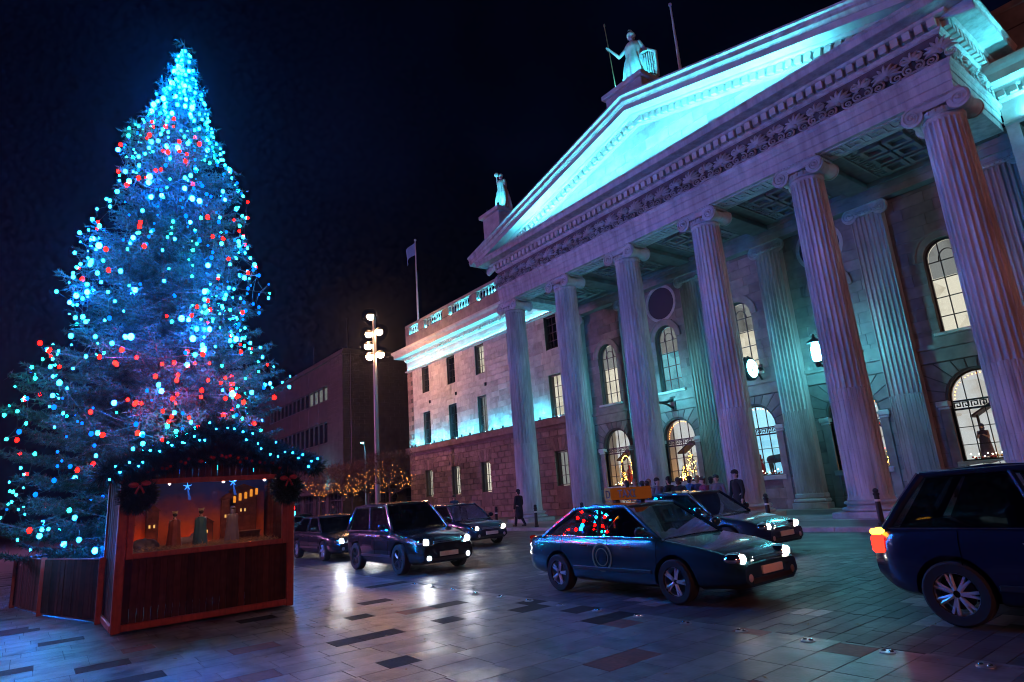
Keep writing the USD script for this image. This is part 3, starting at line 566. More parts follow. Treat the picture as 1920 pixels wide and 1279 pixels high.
strip(12.9, 21., YW-.10, 13.275, 'strip_bright', 'cyan light strip under the cornice of the far right wing', None)
for k in range(4):
    a = -32.9+k*4.25-.0; strip(a, a+3.2, YW-.005, 16.562, 'strip_rail', 'cyan light strip at the foot of the balusters, ' + ('at the end corner', 'second from the corner', 'third from the corner', 'nearest the portico')[k], 'light strips at the foot of the balustrade')
for k in range(6):
    a = -8.4+k*2.8; strip(a, a+2.7, YF-.80, 15.88, 'strip_bright', 'bright cyan light strip on the pediment ledge, ' + ('at its left end', 'second from the left', 'third from the left, below the tall statue', 'fourth from the left', 'second from the right', 'at its right end')[k], 'light strips on the pediment ledge', .08)
flood((15.2, 3.0, 12.6), 'floodlight on a bracket of the right wing aimed at the portico flank', None, 60, .2, tilt=-.75, mat='flood_flank')
flood((17.5, 3.96, 6.25), 'floodlight on the ledge of the right wing', None, 0, .065, tilt=-.06, mat='flood_wash')
# portico lanterns on brackets
def lantern(x, label):
    t = thing('wall_lantern', label, 'lantern', (x, 2.95, 6.5), 0, 'lanterns hanging in the portico')
    part(t, 'bracket', cat([tube([(0, 2.1, -.45), (0, 1.5, -.62), (0, .7, -.66), (0, .25, -.58), (0, 0, -.52)], [.10, .07, .06, .05, .045], 8), tube([(0, 2.1, -.95), (0, 1.6, -.75), (0, 1.0, -.66)], [.08, .06, .03], 8), cb(-.16, .16, 2.0, 2.14, -1.05, -.3, .03), ball((0, 0, -.54), .12, 2)]), _m['iron'], 50)
    part(t, 'glass', lathe([(0, -.42), (.13, -.42), (.17, -.3), (.19, 0), (.16, .28), (.12, .36), (0, .36)], 18), _m['lantern_glow'], 50)
    part(t, 'cap', lathe([(.0, .40), (.30, .37), (.32, .41), (.26, .46), (.08, .56), (.05, .62), (.07, .66), (.03, .74), (0, .76)], 18), _m['iron'], 50)
    part(t, 'frame', cat([tube([(.14*math.cos(a), .14*math.sin(a), -.43), (.2*math.cos(a), .2*math.sin(a), 0), (.17*math.cos(a), .17*math.sin(a), .42)], .012, 5) for a in np.arange(6)*PI/3]+[lathe([(.0, -.47), (.12, -.47), (.16, -.43), (0, -.43)], 18)]), _m['iron'])
for x, l in ((-4.6, 'glowing lantern on an iron bracket half hidden by the third column from the left'), (4.6, 'bright white lantern beside the second column from the right'), (-9.2, 'glowing lantern hidden behind the second column from the left'), (9.2, 'glowing lantern in the rightmost bay of the portico')):
    if abs(x) < 9: lantern(x, l)
t = thing('hanging_clock', 'double-faced clock with glowing dial on an iron bracket between the middle columns', 'clock', (.80, 4.1, 6.6))
part(t, 'case', cat([lathe([(0, -.14), (.50, -.14), (.56, -.10), (.56, .10), (.50, .14), (0, .14)], 28, (0, 0, 0), 'x')]+[ball((0, .56*math.cos(a), .56*math.sin(a)), .07, 1) for a in np.linspace(PI*.2, PI*.8, 5)]), _m['iron'], 40)
for s in (-1, 1):
    f = part(t, 'dial', lathe([(0, s*.165), (.44, s*.165), (.44, s*.13)], 28, (0, 0, 0), 'x'), EM('dial_glow', (.22, .80, .9), 9.)); 
    part(t, 'hand', cat([tube([(s*.175, 0, 0), (s*.175, .2, .22)], .018, 4), tube([(s*.175, 0, 0), (s*.175, -.1, -.16)], .022, 4)]), _m['iron'])
    part(t, 'hour_mark', cat([tube([(s*.172, .36*math.sin(a), .36*math.cos(a)), (s*.172, .41*math.sin(a), .41*math.cos(a))], .012, 4) for a in np.arange(12)*PI/6]), _m['iron'])
part(t, 'bracket', cat([tube([(0, 1.0, .1), (0, .55, .02)], .07, 8), tube([(0, 1.05, -.6), (0, .8, -.3), (0, .55, -.1)], .05, 8), cb(-.12, .12, .98, 1.1, -.7, .3, .02)]), _m['iron'], 50)

# ------------------------------------------------------------------ lighting masts
def mast(loc, mat, label, group='tall lighting masts along the street'):
    t = thing('lighting_mast', label, 'lighting mast', loc, 0, group)
    part(t, 'pole', lathe([(.26, 0), (.26, .9), (.20, 1.0), (.18, 8), (.13, 16.4), (.05, 16.7), (0, 16.75)], 16), M('mast_paint', (.25, .23, .22), .45, metal=.4), 40)
    for k, (a, z, rr) in enumerate(((-2.36, 16.55, .30), (-2.60, 15.1, .55), (.3, 15.1, .55), (-2.5, 14.1, .60), (-2.6, 13.2, .50), (.35, 13.2, .62))):
        c, s = math.cos(a), math.sin(a); q = (c*rr, s*rr, z)
        h = part(t, 'lamp_head', cat([tube([(0, 0, z+.25), (c*rr, s*rr, z+.34)], .035, 6), lathe([(.30, .10), (.33, .14), (.26, .26), (.10, .36), (0, .38)], 16, q)]), _m['iron'], 40)
        part(t, 'lamp', ball(q, .30, 2), _m[mat], True)
    return t
mast((-28.5, -1.3, .1), 'lamp_warm', 'tall mast carrying a cluster of six bright warm lamps near the corner')
mast((-45, -40, 0), 'lamp_violet', 'tall lighting mast on the opposite side of the street')
mast((46, -24, 0), 'lamp_amber', 'tall lighting mast further along the street')
t = thing('street_lamp', 'slim street lamp with a small cyan head on a curved arm', 'street lamp', (-36.1, 1.1, .1))
part(t, 'pole', cat([tube([(0, 0, 0), (0, 0, 6.2), (.05, -.1, 6.75), (.25, -.3, 7.0)], [.09, .06, .045, .04], 8)]), M('lamp_paint', (.10, .25, .28), .5), 50)
part(t, 'head', tr(cb(-.16, .55, -.16, .16, 0, .16, .05), (.2, -.3, 6.98), rz=-.6), _m['iron']); part(t, 'lamp', tr(ball((.2, 0, 0), .15, 2, (1.5, .9, .5)), (.2, -.3, 6.96), rz=-.6), _m['lamp_teal'], True)

# ------------------------------------------------------------------ figures: shared body builder
def body_chain(h, legs, arms, lean=0., twist=0.):
    """joints in a person's own axes (x right, y forward), height h; legs: list of (hip x, knee dx, dy, ankle dx, dy); arms: list of (side, elbow, wrist)"""
    s = h/1.72; J = []
    pel = np.array([0, 0, .95])*s; ch = np.array([0, lean*.3, 1.28])*s; nk = np.array([0, lean*.45, 1.46])*s
    J += [((*(pel+[-.08*s, 0, 0]), .115*s), (*(pel+[.08*s, 0, 0]), .115*s)), ((*pel, .135*s), (*ch, .145*s)), ((*(ch+[-.13*s, 0, .08*s]), .075*s), (*(ch+[.13*s, 0, .08*s]), .075*s)), ((*ch, .13*s), (*nk, .055*s)), ((*nk, .052*s), (*(nk+[0, .02*s, .07*s]), .05*s))]
    hd = nk+np.array([0, .03, .165])*s
    J += [((*(hd+[0, -.01*s, .03*s]), .095*s), (*(hd+[0, .015*s, -.045*s]), .07*s)), ((*(hd+[0, .09*s, -.01*s]), .016*s), (*(hd+[0, .075*s, .03*s]), .012*s)), ((*(hd+[-.09*s, -.01*s, -.01*s]), .02*s), (*(hd+[.09*s, -.01*s, -.01*s]), .02*s))]
    for sx, kx, ky, ax, ay in legs:
        hip = pel+np.array([sx*.09, 0, -.04])*s; kn = np.array([sx*.10+kx, ky, .49])*s; an = np.array([sx*.10+ax, ay, .09])*s
        J += [((*hip, .10*s), (*kn, .06*s)), ((*kn, .062*s), (*an, .042*s)), ((*(an-[0, .02*s, .05*s]), .04*s), (*(an+[0, .15*s, -.055*s]), .034*s))]
    W = []
    for sx, el, wr in arms:
        sh = ch+np.array([sx*.19, 0, .09])*s; e = ch+np.array(el)*s; w = ch+np.array(wr)*s
        J += [((*sh, .062*s), (*e, .045*s)), ((*e, .046*s), (*w, .030*s))]
        d = (w-e)/np.linalg.norm(w-e); pa = w+d*.06*s; side = np.cross(d, [0, 0, 1.]); side = side/(np.linalg.norm(side)+1e-6)
        J += [((*w, .028*s), (*pa, .036*s))]
        for k in range(4):
            o = side*(k-1.5)*.020*s; J.append(((*(pa+o), .010*s), (*(pa+o+d*(.075, .088, .085, .066)[k]*s+np.array([0, 0, -.02*s])), .008*s)))
        J.append(((*(w+d*.02*s+side*.03*s), .012*s), (*(w+d*.07*s+side*.058*s), .009*s)))
        W.append((sh, e, w))
    return J, dict(pel=pel, ch=ch, nk=nk, hd=hd, s=s, arms=W)
STAND = [(-1, 0, .0, .0, .0), (1, .02, .02, .03, .01)]; STEP = [(-1, 0, .12, 0, .22), (1, 0, .02, 0, -.22)]
ARMS = [(-1, (-.26, .02, -.2), (-.25, .10, -.44)), (1, (.26, .02, -.2), (.24, .12, -.43))]
def smooth(man, n=2, L=.06):
    m = man.refine_to_length(L).to_mesh(); t = trimesh.Trimesh(np.array(m.vert_properties[:, :3]), np.array(m.tri_verts), process=True); trimesh.smoothing.filter_taubin(t, iterations=6); return np.array(t.vertices), np.array(t.faces)
# ------------------------------------------------------------------ roof statues
def statue(loc, rz, label, kind, h=2.75):
    t = thing('statue', label, 'statue', loc, rz, 'stone statues on the pediment')
    if kind == 0: arms = [(1, (.38, .10, -.10), (.52, .28, .10)), (-1, (-.32, -.06, -.20), (-.40, .12, -.34))]
    else: arms = [(-1, (-.28, .0, -.2), (-.30, .14, -.38)), (1, (.30, .0, .16), (.26, .05, .46))]
    J, k = body_chain(h, STAND, arms); s = k['s']
    part(t, 'figure', smooth(hulls(J)), M('statue_stone', (.48, .46, .43), .7, nz=(4, .2), bump=(20, .01)), True)
    # robe: pleated cone from chest to feet
    n = 110; a = np.arange(n)*2*PI/n; lv = [(.04, .30), (.3, .29), (.6, .26), (.9, .215), (1.05, .17), (1.2, .185), (1.38, .17), (1.45, .10)]; V = []
    for z, r in lv:
        pl = 1+.17*np.clip((1.15-z)/1.1, 0, 1)**.6*np.sin(a*11+z*2.2)+.05*np.sin(a*4+1); V.append(np.stack([r*s*pl*np.cos(a)*1.25, r*s*pl*np.sin(a)*1.05, np.full(n, z*s)], 1))
    m = len(lv); i, j = np.meshgrid(np.arange(m-1), np.arange(n), indexing='ij'); part(t, 'robe', (np.vstack(V), q2t(np.stack([i*n+j, i*n+(j+1) % n, (i+1)*n+(j+1) % n, (i+1)*n+j], -1))), _m['statue_stone'], 60)
    if kind == 0:
        part(t, 'helmet', cat([ball(k['hd']+[0, -.02*s, .05*s], .115*s, 2, (1, 1.1, .9)), tube([k['hd']+np.array([0, y, z])*s for y, z in ((.12, .12), (.05, .2), (-.05, .24), (-.16, .2), (-.2, .05))], [.01, .03, .04, .04, .02], 6)]), _m['statue_stone'], True)
        w = k['arms'][0][2]; part(t, 'spear', cat([tube([(w[0]-.10, w[1]+.06, 0), (w[0]+.12, w[1]+.06, 2.15*s)], .022, 6), ball((w[0]+.12, w[1]+.06, 2.2*s), .05, 1, (1, .5, 2.4))]), M('gilt', (.5, .42, .2), .4, metal=.7))
        x = -.44*s; part(t, 'harp', cat([tube([(x-.2*s, .1*s, .05*s), (x-.22*s, .1*s, .75*s), (x, .1*s, .95*s), (x+.2*s, .1*s, .9*s), (x+.22*s, .1*s, .3*s), (x-.18*s, .1*s, .05*s)], .045*s, 8)]+[tube([(x-.15*s+i*.06*s, .1*s, .15*s+i*.04*s), (x-.15*s+i*.06*s, .1*s, .85*s)], .02*s, 5) for i in range(6)]), _m['statue_stone'], 50)
    else:
        w = k['arms'][1][2]; part(t, 'orb', ball(w+[0, 0, .12], .10*s, 2), _m['statue_stone'], True)
        part(t, 'drapery', cat([tube([(-.25*s, .1*s, 1.1*s), (-.34*s, .14*s, .7*s), (-.36*s, .2*s, .3*s), (-.30*s, .22*s, .04*s)], [.05*s, .1*s, .12*s, .10*s], 8), ball((.38*s, .1*s, .22*s), .2*s, 2, (1, 1, 1.2))]), _m['statue_stone'], 50)
    return t
pd = thing('statue_pedestal', 'stone block on the pediment peak beneath the tall helmeted statue', 'pedestal', (0, -.6, 19.5), 0, None)
part(pd, 'block', cb(-1.15, 1.15, -.85, .75, -.2, .72, .03), _m['stone']); part(pd, 'plinth', cb(-1.3, 1.3, -1.0, .9, .72, .98, .04), _m['stone_c'])
statue((.05, -.30, 20.48), 190, 'tall helmeted statue with spear and harp on the pediment peak', 0, 3.25)
pd = thing('statue_pedestal', 'stone block at the left end of the pediment beneath the smaller statue', 'pedestal', (-11.6, -.5, 16.4), 0, None)
part(pd, 'block', cb(-.85, .85, -.75, .75, 0, 2.15, .03), _m['stone']); part(pd, 'plinth', cb(-1.05, 1.05, -.95, .95, 2.15, 2.40, .04), _m['stone_c'])
statue((-11.5, -.25, 18.8), 175, 'white statue with one raised arm at the left end of the pediment', 1)
for loc, l in (((-11.9, -1.25, 18.8), 'floodlight at the feet of the statue with the raised arm'), ((.75, -1.22, 20.48), 'floodlight at the right foot of the helmeted statue'), ((-.75, -1.22, 20.48), 'floodlight at the left foot of the helmeted statue'), ((-10.75, -1.25, 18.8), 'floodlight right of the statue with the raised arm')): flood(loc, l, 'floodlights at the feet of the statues', 0, .06, tilt=-.32, mat='flood_statue')
# flagpoles
t = thing('flagpole', 'bare pale flagpole rising behind the pediment peak', 'flagpole', (1.03, 2.0, 19.2)); part(t, 'pole', lathe([(.10, 0), (.07, 4), (.045, 6.6), (0, 6.65)], 10), M('pole_paint', (.5, .5, .55), .4), 50); part(t, 'finial', ball((0, 0, 6.7), .10, 1), _m['pole_paint'], True)
FP = np.array([-32.0, 4.75, 15.4]); t = thing('flagpole', 'white flagpole on the wing roof flying a small pale blue flag', 'flagpole', FP)
part(t, 'pole', lathe([(.11, 0), (.10, 3), (.05, 10.4), (0, 10.45)], 10), _m['pole_paint'], 50); part(t, 'finial', ball((0, 0, 10.5), .12, 1), _m['pole_paint'], True)
g = np.linspace(0, 1, 18); h = np.linspace(0, 1, 7); FV = np.array([[-2.1*u, .22*math.sin(u*7+v)*u**.6, 10.25-1.25*v-.30*u*u+.1*math.sin(u*5)] for u in g for v in h]); i, j = np.meshgrid(np.arange(17), np.arange(6), indexing='ij')
ff = q2t(np.stack([i*7+j, (i+1)*7+j, (i+1)*7+j+1, i*7+j+1], -1).reshape(-1, 4)); fl = top('flag', (FV+FP, ff), M('flag_blue', (.10, .28, .5), .7), 'small pale blue flag waving at the top of the wing flagpole', 'flag', smooth=True)
flood(tuple(FP+[.7, .5, .02]), 'floodlight on the wing roof below the flagpole', None, 0, .12, tilt=.0, mat='flood_statue')
# ================================================================== neighbouring office block
LB = thing('office_block', 'dim stone office block with ribbon windows and lit shop fronts at the street corner', 'building')
LX, LY, LZ = -48.7, 4.2, 18.75
M('lb_stone', (.06, .05, .047), .8, nz=(1.5, .25), bump=(14, .02)); M('lb_panel', (.055, .047, .045), .8, nz=(1.2, .25)); M('lb_joint', (.05, .045, .045), .9)
part(LB, 'core', bx(-84, LX-.32, LY+.8, LY+30, 0, LZ-.3), _m['lb_joint'])
part(LB, 'roof', cat([bx(-84, LX+.12, LY-.15, LY+30, LZ-.3, LZ), bx(-84, LX-.1, LY+.1, LY+30, LZ, LZ+.35)]), _m['lb_panel'])
r = np.random.default_rng(9); cnt = 0; rest = []
for k in range(46):                       # coursed stones of the flank wall
    z = .1+k*.40
    for i in range(24):
        y = LY+i*1.25-(.6 if k % 2 else 0); y0, y1 = max(y, LY), y+1.25
        if z < 3.6 and (LY+1.9 < (y0+y1)/2 < LY+6.6 or (y0+y1)/2 > LY+7.2): continue
        me = blk(y0+.012, y1-.012, z+.012, z+.388, -.3, r.uniform(-.012, .012), .012, 'x', LX)
        if z > 3 and i < 8 and cnt < 290: part(LB, 'wall_stone', me, _m['lb_stone']); cnt += 1
        else: rest.append(me)
part(LB, 'far_wall_stones', cat(rest), _m['lb_stone'], kind='stuff'); part(LB, 'flank_backing', bx(LX-.32, LX-.03, LY+.02, LY+30, 3.6, LZ-.3), _m['lb_joint'])
part(LB, 'drain_pipe', tube([(LX+.1, LY+.9, .5), (LX+.1, LY+.9, LZ)], .06, 6), _m['iron']); part(LB, 'corner_pier', cat([bx(LX-4.6, LX-.31, LY-.02, LY+.8, 3.4, LZ-.3)]), _m['lb_stone'])
rest = []
for k in range(37):
    z = 3.5+k*.40
    for i in range(4): x = LX-4.6+i*1.15; rest.append(blk(x+.012, x+1.138, z+.012, z+.388, 0, .04, .012, 'y', LY-.02))
part(LB, 'pier_stones', cat(rest), _m['lb_stone'], kind='stuff')
for z0, z1, nm in ((3.4, 8.9, 'spandrel_panel'), (11.4, 13.9, 'spandrel_panel'), (15.75, LZ-.3, 'spandrel_panel')):
    for i in range(9): x = -53.4-i*3.3; part(LB, nm, cb(x-3.27, x-.03, LY+.1, LY+.8, z0, z1, .03), _m['lb_panel'])
for z0, z1 in ((8.92, 11.38), (13.92, 15.73)):
    for i in range(14):
        x = -53.5-i*1.65; W = sub(LB, 'window')
        part(W, 'frame', ext(sbox(x-1.6, z0, x-.05, z1).difference(sbox(x-1.52, z0+.08, x-.13, z1-.08)), LY+.15, LY+.3, 'y'), _m['sash'])
        part(W, 'pane', bx(x-1.53, x-.12, LY+.22, LY+.23, z0+.07, z1-.07), _m['pane'])
        on_ = z0 > 13 and i < 5; part(W, 'lit_room' if on_ else 'dark_room', bx(x-1.6, x-.05, LY+.75, LY+.78, z0, z1), _m['room_grey' if on_ else 'dark_void'])
ROOM('shopfront', (.9, .95, 1.), (.45, .65, .8), .95, .5); ROOM('shopfront_teal', (.2, .75, .85), (.05, .3, .4), .8, .5)
part(LB, 'canopy', cat([bx(-84, LX+1.0, LY-1.6, LY+.1, 3.15, 3.4), bx(LX-.3, LX+1.0, LY, LY+28, 3.15, 3.4)]), _m['lb_panel'])
for i in range(8):
    x = -50.-i*4.1; W = sub(LB, 'shop_front'); part(W, 'pane', bx(x-3.2, x, LY+.3, LY+.31, .35, 3.0), _m['pane']); part(W, 'lit_interior', bx(x-3.2, x, LY+1.3, LY+1.32, .1, 3.1), _m['shopfront' if i % 3 == 0 else 'shopfront_teal'])
    part(W, 'mullion', cat([bx(x-3.2+k*1.06-.04, x-3.2+k*1.06+.04, LY+.24, LY+.36, .12, 3.1) for k in range(4)]+[bx(x-3.2, x, LY+.24, LY+.36, 2.3, 2.38)]), _m['sash']); part(W, 'pier', cb(x-4.1, x-3.2, LY, LY+.8, .1, 3.15, .03), _m['lb_panel'])
for y0, y1, m_ in ((LY+2.0, LY+3.6, 'shopfront'), (LY+4.2, LY+6.4, 'shopfront'), (LY+7.4, LY+9.5, 'shopfront_teal'), (LY+10.5, LY+13, 'shopfront')):
    W = sub(LB, 'shop_front'); part(W, 'pane', bx(LX-.12, LX-.11, y0, y1, .35, 3.0), _m['pane']); part(W, 'lit_interior', bx(LX-1.0, LX-.98, y0-.2, y1+.2, .1, 3.1), _m[m_])
    n = max(2, int((y1-y0)/.7)); part(W, 'mullion', cat([bx(LX-.18, LX-.06, y-.04, y+.04, .12, 3.1) for y in np.linspace(y0, y1, n+1)]+[bx(LX-.18, LX-.06, y0, y1, 2.15, 2.23)]), _m['sash'])
for a, b in ((LY, LY+2), (LY+3.6, LY+4.2), (LY+6.4, LY+7.4), (LY+9.5, LY+10.5), (LY+13, LY+16)): part(LB, 'flank_pier', cb(LX-.3, LX, a, b, .1, 3.6, .03), _m['lb_stone'])
for i, (z, m_) in enumerate(((13.2, 'shopfront_teal'), (8.4, None), (5.0, None))):
    W = sub(LB, 'window'); part(W, 'frame', ext(sbox(LY+9.6, z, LY+11.2, z+2.4).difference(sbox(LY+9.7, z+.1, LY+11.1, z+2.3)), LX+.01, LX+.09, 'x'), _m['sash']); part(W, 'pane', bx(LX+.02, LX+.03, LY+9.65, LY+11.15, z+.05, z+2.35), _m[m_ or 'glass_dark'])
part(LB, 'roof_mast', cat([tube([(LX-1, LY+1, LZ), (LX-1, LY+1, LZ+4.2)], .06, 5), tube([(LX-12, LY+1, LZ), (LX-12, LY+1, LZ+3.2)], .05, 5)]), _m['iron'])
flood((LX-4.9, LY-.5, 3.42), 'cyan uplight on the canopy of the office block washing its corner pier', None, 0, .2, tilt=-.1, mat='flood_wash')

# ================================================================== street trees with fairy lights
M('bark', (.07, .05, .045), .9, nz=(8, .3), bump=(30, .01)); M('twigs', (.10, .045, .035), .9)
EM('bulb_amber', (1., .30, .05), 8.)
def tris_needles(P, D, L, w, r):
    """one triangle per needle"""
    n = len(P); s = np.cross(D, r.normal(size=(n, 3))); s /= np.linalg.norm(s, axis=1, keepdims=True)+1e-9
    L = np.broadcast_to(L, (n,))[:, None]; v = np.stack([P-s*w/2, P+s*w/2, P+D*L], 1).reshape(-1, 3); return v, np.arange(3*n).reshape(-1, 3)
def street_tree(loc, h, seed, label, lab2):
    r = np.random.default_rng(seed); t = thing('street_tree', label, 'tree', loc, 0, 'clipped street trees wound with fairy lights')
    part(t, 'trunk', lathe([(.17, 0), (.13, .3), (.11, 2.0), (.10, 2.3)], 10), _m['bark'], 50)
    limbs, tips = [], []
    def grow(p, d, L, rad, lev):
        q = p+d*L*.5+r.normal(size=3)*.06*L; e = p+d*L+np.array([0, 0, .08*L]); pts = np.array([p, q, e]); limbs.append(tube(pts, [rad, rad*.8, rad*.55], 5)); tips.append((pts, lev))
        if lev < 4:
            for _ in range(3 if lev < 3 else 2):
                dd = d+r.normal(size=3)*.62; dd[2] = abs(dd[2])*.55+.12; dd /= np.linalg.norm(dd); grow(e if r.random() < .6 else q, dd, L*.72, rad*.55, lev+1)
    for k in range(5): a = k*1.26+r.uniform(0, .5); grow(np.array([0, 0, 2.0+.12*k]), np.array([math.cos(a)*.75, math.sin(a)*.75, .55])/1.07, 1.0*h/5, .06, 0)
    part(t, 'limbs', cat(limbs), _m['bark'])
    n = 5200; P = np.stack([r.uniform(-1.75, 1.75, n), r.uniform(-1.5, 1.5, n), r.uniform(h-1.9, h, n)], 1); k = meshkit.noise(P*1.7+seed)+.15*np.clip(P[:, 2]-h+1.2, -1, 1); P = P[k > .42]; D = r.normal(size=(len(P), 3)); D[:, 2] = np.abs(D[:, 2])*1.2; D /= np.linalg.norm(D, axis=1, keepdims=True)
    part(t, 'crown', tris_needles(P, D, r.uniform(.25, .6, len(P)), .022, r), _m['twigs'])
    s = thing('fairy_light_string', lab2, 'fairy lights', loc, 0, 'amber fairy lights in the street trees')
    pts = [p for pts, lev in tips for p in (pts[0]*(1-u)+pts[-1]*u for u in r.uniform(0, 1, 1)) if lev in (0, 1, 2, 3)][::3]; pts = np.array(pts)+r.normal(size=(len(pts), 3))*.10
    o = np.argsort(np.arctan2(pts[:, 1], pts[:, 0])); part(s, 'wire', tube(pts[o], .006, 3), _m['iron'])
    part(s, 'bulbs', cat([ball(p, r.uniform(.016, .030), 0) for p in pts]), _m['bulb_amber'], kind='stuff')
street_tree((-39.2, -1.9, .12), 4.9, 1, 'leafless clipped tree on the footway left of the small street lamp', 'amber fairy lights in the leftmost clipped tree')
street_tree((-33.9, -1.9, .12), 4.9, 2, 'leafless clipped tree beside the small cyan street lamp', 'amber fairy lights in the clipped tree beside the street lamp')
street_tree((-31.0, -.9, .12), 5.0, 3, 'leafless clipped tree close to the lighting mast', 'amber fairy lights in the clipped tree near the mast')
street_tree((-27.2, -.9, .12), 5.3, 4, 'leafless clipped tree nearest the corner of the columned building', 'amber fairy lights in the clipped tree nearest the building corner')

# ================================================================== Christmas tree in its fence
TC = np.array([-2.0, -19.85])
def needle_mat(name, c, tcol):
    _m[name] = usdkit.material(stage, '/World/Looks/'+name, {'g': ('geometry', {}), 'n': ('noise_texture', {'scale': 1.4, 'detail': 3.}), 'r': ('rgb_ramp', {'ramp': [(.3, np.array(c)*.5), (.7, np.array(c)*1.3)]}),
        'd': ('principled_bsdf', {'roughness': .5, 'specular_ior_level': .35}), 't': ('translucent_bsdf', {'color': tcol}), 'm': ('mix_closure', {'fac': .3})},
        [('g.position', 'n.vector'), ('n.fac', 'r.fac'), ('r.color', 'd.base_color'), ('d.BSDF', 'm.closure1'), ('t.BSDF', 'm.closure2')], surface='m.closure'); return _m[name]
needle_mat('needles', (.022, .062, .048), (.02, .06, .045)); M('wire', (.01, .025, .015), .6)
CT = thing('christmas_tree', 'tall conical Christmas tree with dense dark needles behind the wooden hut', 'tree', (*TC, 0))
ZK, RK = [0, 1.5, 3, 5, 7, 9.3, 11.5, 13.7, 15.2, 16.35], [3.1, 3.3, 3.25, 2.95, 2.58, 2.1, 1.52, .8, .29, .05]
rad = lambda z: np.interp(z, ZK, RK)
part(CT, 'trunk', lathe([(.30, 0), (.26, 2), (.16, 9), (.05, 15), (.01, 16.3)], 12), _m['bark'], 50)
r = np.random.default_rng(21); NP, ND, NL = [], [], []; br = []
for i in range(600):
    z = 1.0+15.1*(1-(1-(i+.5)/600)**.62); z = min(round(z/.55)*.55+r.uniform(-.08, .08), 16.0); a = i*2.39996+r.uniform(-.3, .3)
    L = max(rad(z)*r.uniform(.62, 1.0)*(.78+.5*float(meshkit.noise(np.array([[math.cos(a)*1.6+5, math.sin(a)*1.6, z*.75]]))[0])), .18)
    if z > 15.4: L *= .8
    n = max(int(L/.13), 3); s = np.linspace(.12, 1, n); el = .42-.045*(16-z)*.5
    c_, s_ = math.cos(a), math.sin(a); dr = L*s; dz = L*(-.30*s*(1-.15*(z/16))+.34*s*s)+.12
    P = np.stack([c_*dr, s_*dr, z+dz], 1)
    br.append(tube(P[::max(1, n//5)] if n > 6 else P, .018, 3))
    fwd = np.array([c_, s_, .12]); sd = np.array([-s_, c_, 0])
    for j in range(n):
        tl = (.20+.46*L/3*(1-s[j])**.7)*r.uniform(.7, 1.15)*(1.15 if j % 2 else .9)
        for sg in (-1, 1):
            d = fwd*.62+sd*sg*.78+np.array([0, 0, r.uniform(-.25, .1)]); d /= np.linalg.norm(d); m = max(int(tl/.021), 5); u = np.linspace(0, 1, m)[:, None]
            NP.append(P[j]+d*tl*u); q = d*.6+r.normal(size=(m, 3))*.55; q /= np.linalg.norm(q, axis=1, keepdims=True); ND.append(q); NL.append(np.full(m, .12)*r.uniform(.7, 1.25, m))
    m = 8; q = fwd*.8+r.normal(size=(m, 3))*.4; q /= np.linalg.norm(q, axis=1, keepdims=True); NP.append(np.repeat(P[-1:], m, 0)); ND.append(q); NL.append(np.full(m, .14))
NP, ND, NL = np.vstack(NP), np.vstack(ND), np.concatenate(NL)
part(CT, 'branches', cat(br), _m['bark'], kind='stuff'); part(CT, 'crown', tris_needles(NP, ND, NL, .034, r), _m['needles'])
EM('bulb_cyan', (.0012, .32, 1.), 280.); EM('bulb_azure', (.001, .15, 1.), 2.6); EM('bulb_aqua', (.002, .80, .62), 90.); EM('bulb_blue', (.0008, .13, 1.), 850.); EM('bulb_red', (1., .0011, .0006), 55.); EM('bulb_red_hot', (1., .0006, .0003), 200.)
def tree_string(label, colour, n, zr, rr, seed, mat, pw=.75, chains=True, amin=None):
    r = np.random.default_rng(seed); S = thing('light_string', label, 'fairy lights', (*TC, 0)); pts = []
    lf = lambda z, a: .78+.5*float(meshkit.noise(np.array([[math.cos(a)*1.6+5, math.sin(a)*1.6, z*.75]]))[0])
    for i in range(n):
        z = zr[0]+(zr[1]-zr[0])*r.random()**pw; a = (-.137+math.asin(r.uniform(-.97, .97)) if i % 5 else r.uniform(1.6, 4.4)) if amin is None else r.normal(amin[0], amin[1])
        if chains and i % 3:                         # bulbs following one another down a wire
            if i % 12 == 1: cz, ca, dz, da = z, a, r.uniform(.16, .30), r.uniform(-.09, .09)
            else: cz, ca = cz-dz, ca+da+r.uniform(-.03, .03)
            if cz < 1.3: cz = r.uniform(2, 12)
            z, a = cz, ca
        R = max(rad(z), .12)*lf(z, a)*r.uniform(.88, 1.03)
        pts.append((R*math.cos(a), R*math.sin(a), z+.05))
    pts = np.array(pts); turns = np.floor(pts[:, 2]/1.2); o = np.lexsort((np.arctan2(pts[:, 1], pts[:, 0]), turns)); pts = pts[o]
    w = [];
    for a, b in zip(pts[:-1], pts[1:]):
        if np.linalg.norm(a-b) < 2.2: w.append(tube([a, (a+b)/2*np.array([.97, .97, 1])-[0, 0, .05], b], .006, 3))
    part(S, 'wires', cat(w), _m['wire'], kind='stuff')
    sz = r.uniform(rr[0], rr[1], n); d = [np.dot(p+np.array([*TC, 0])-EYE, fw) for p in pts]; k = 0; far = []
    for i in np.argsort(d):
        me = ball(pts[i], sz[i], 1, (1, 1, 1.25))
        if k < 290: part(S, 'bulb', me, _m[mat], True); k += 1
        else: far.append(me)
    if far: part(S, 'far_bulbs', cat(far), _m[mat], True, kind='stuff')
tree_string('small cyan white bulbs spread over the whole Christmas tree', 'c', 330, (1.2, 15.9), (.018, .052), 1, 'bulb_cyan', 1.0)
tree_string('pale green aqua bulbs strung over the Christmas tree', 'a', 170, (1.5, 14.5), (.018, .044), 2, 'bulb_aqua', 1.1)
tree_string('large blue bulbs dotted over the Christmas tree', 'b', 80, (1.2, 15.5), (.04, .07), 3, 'bulb_blue', 1.2, chains=False)
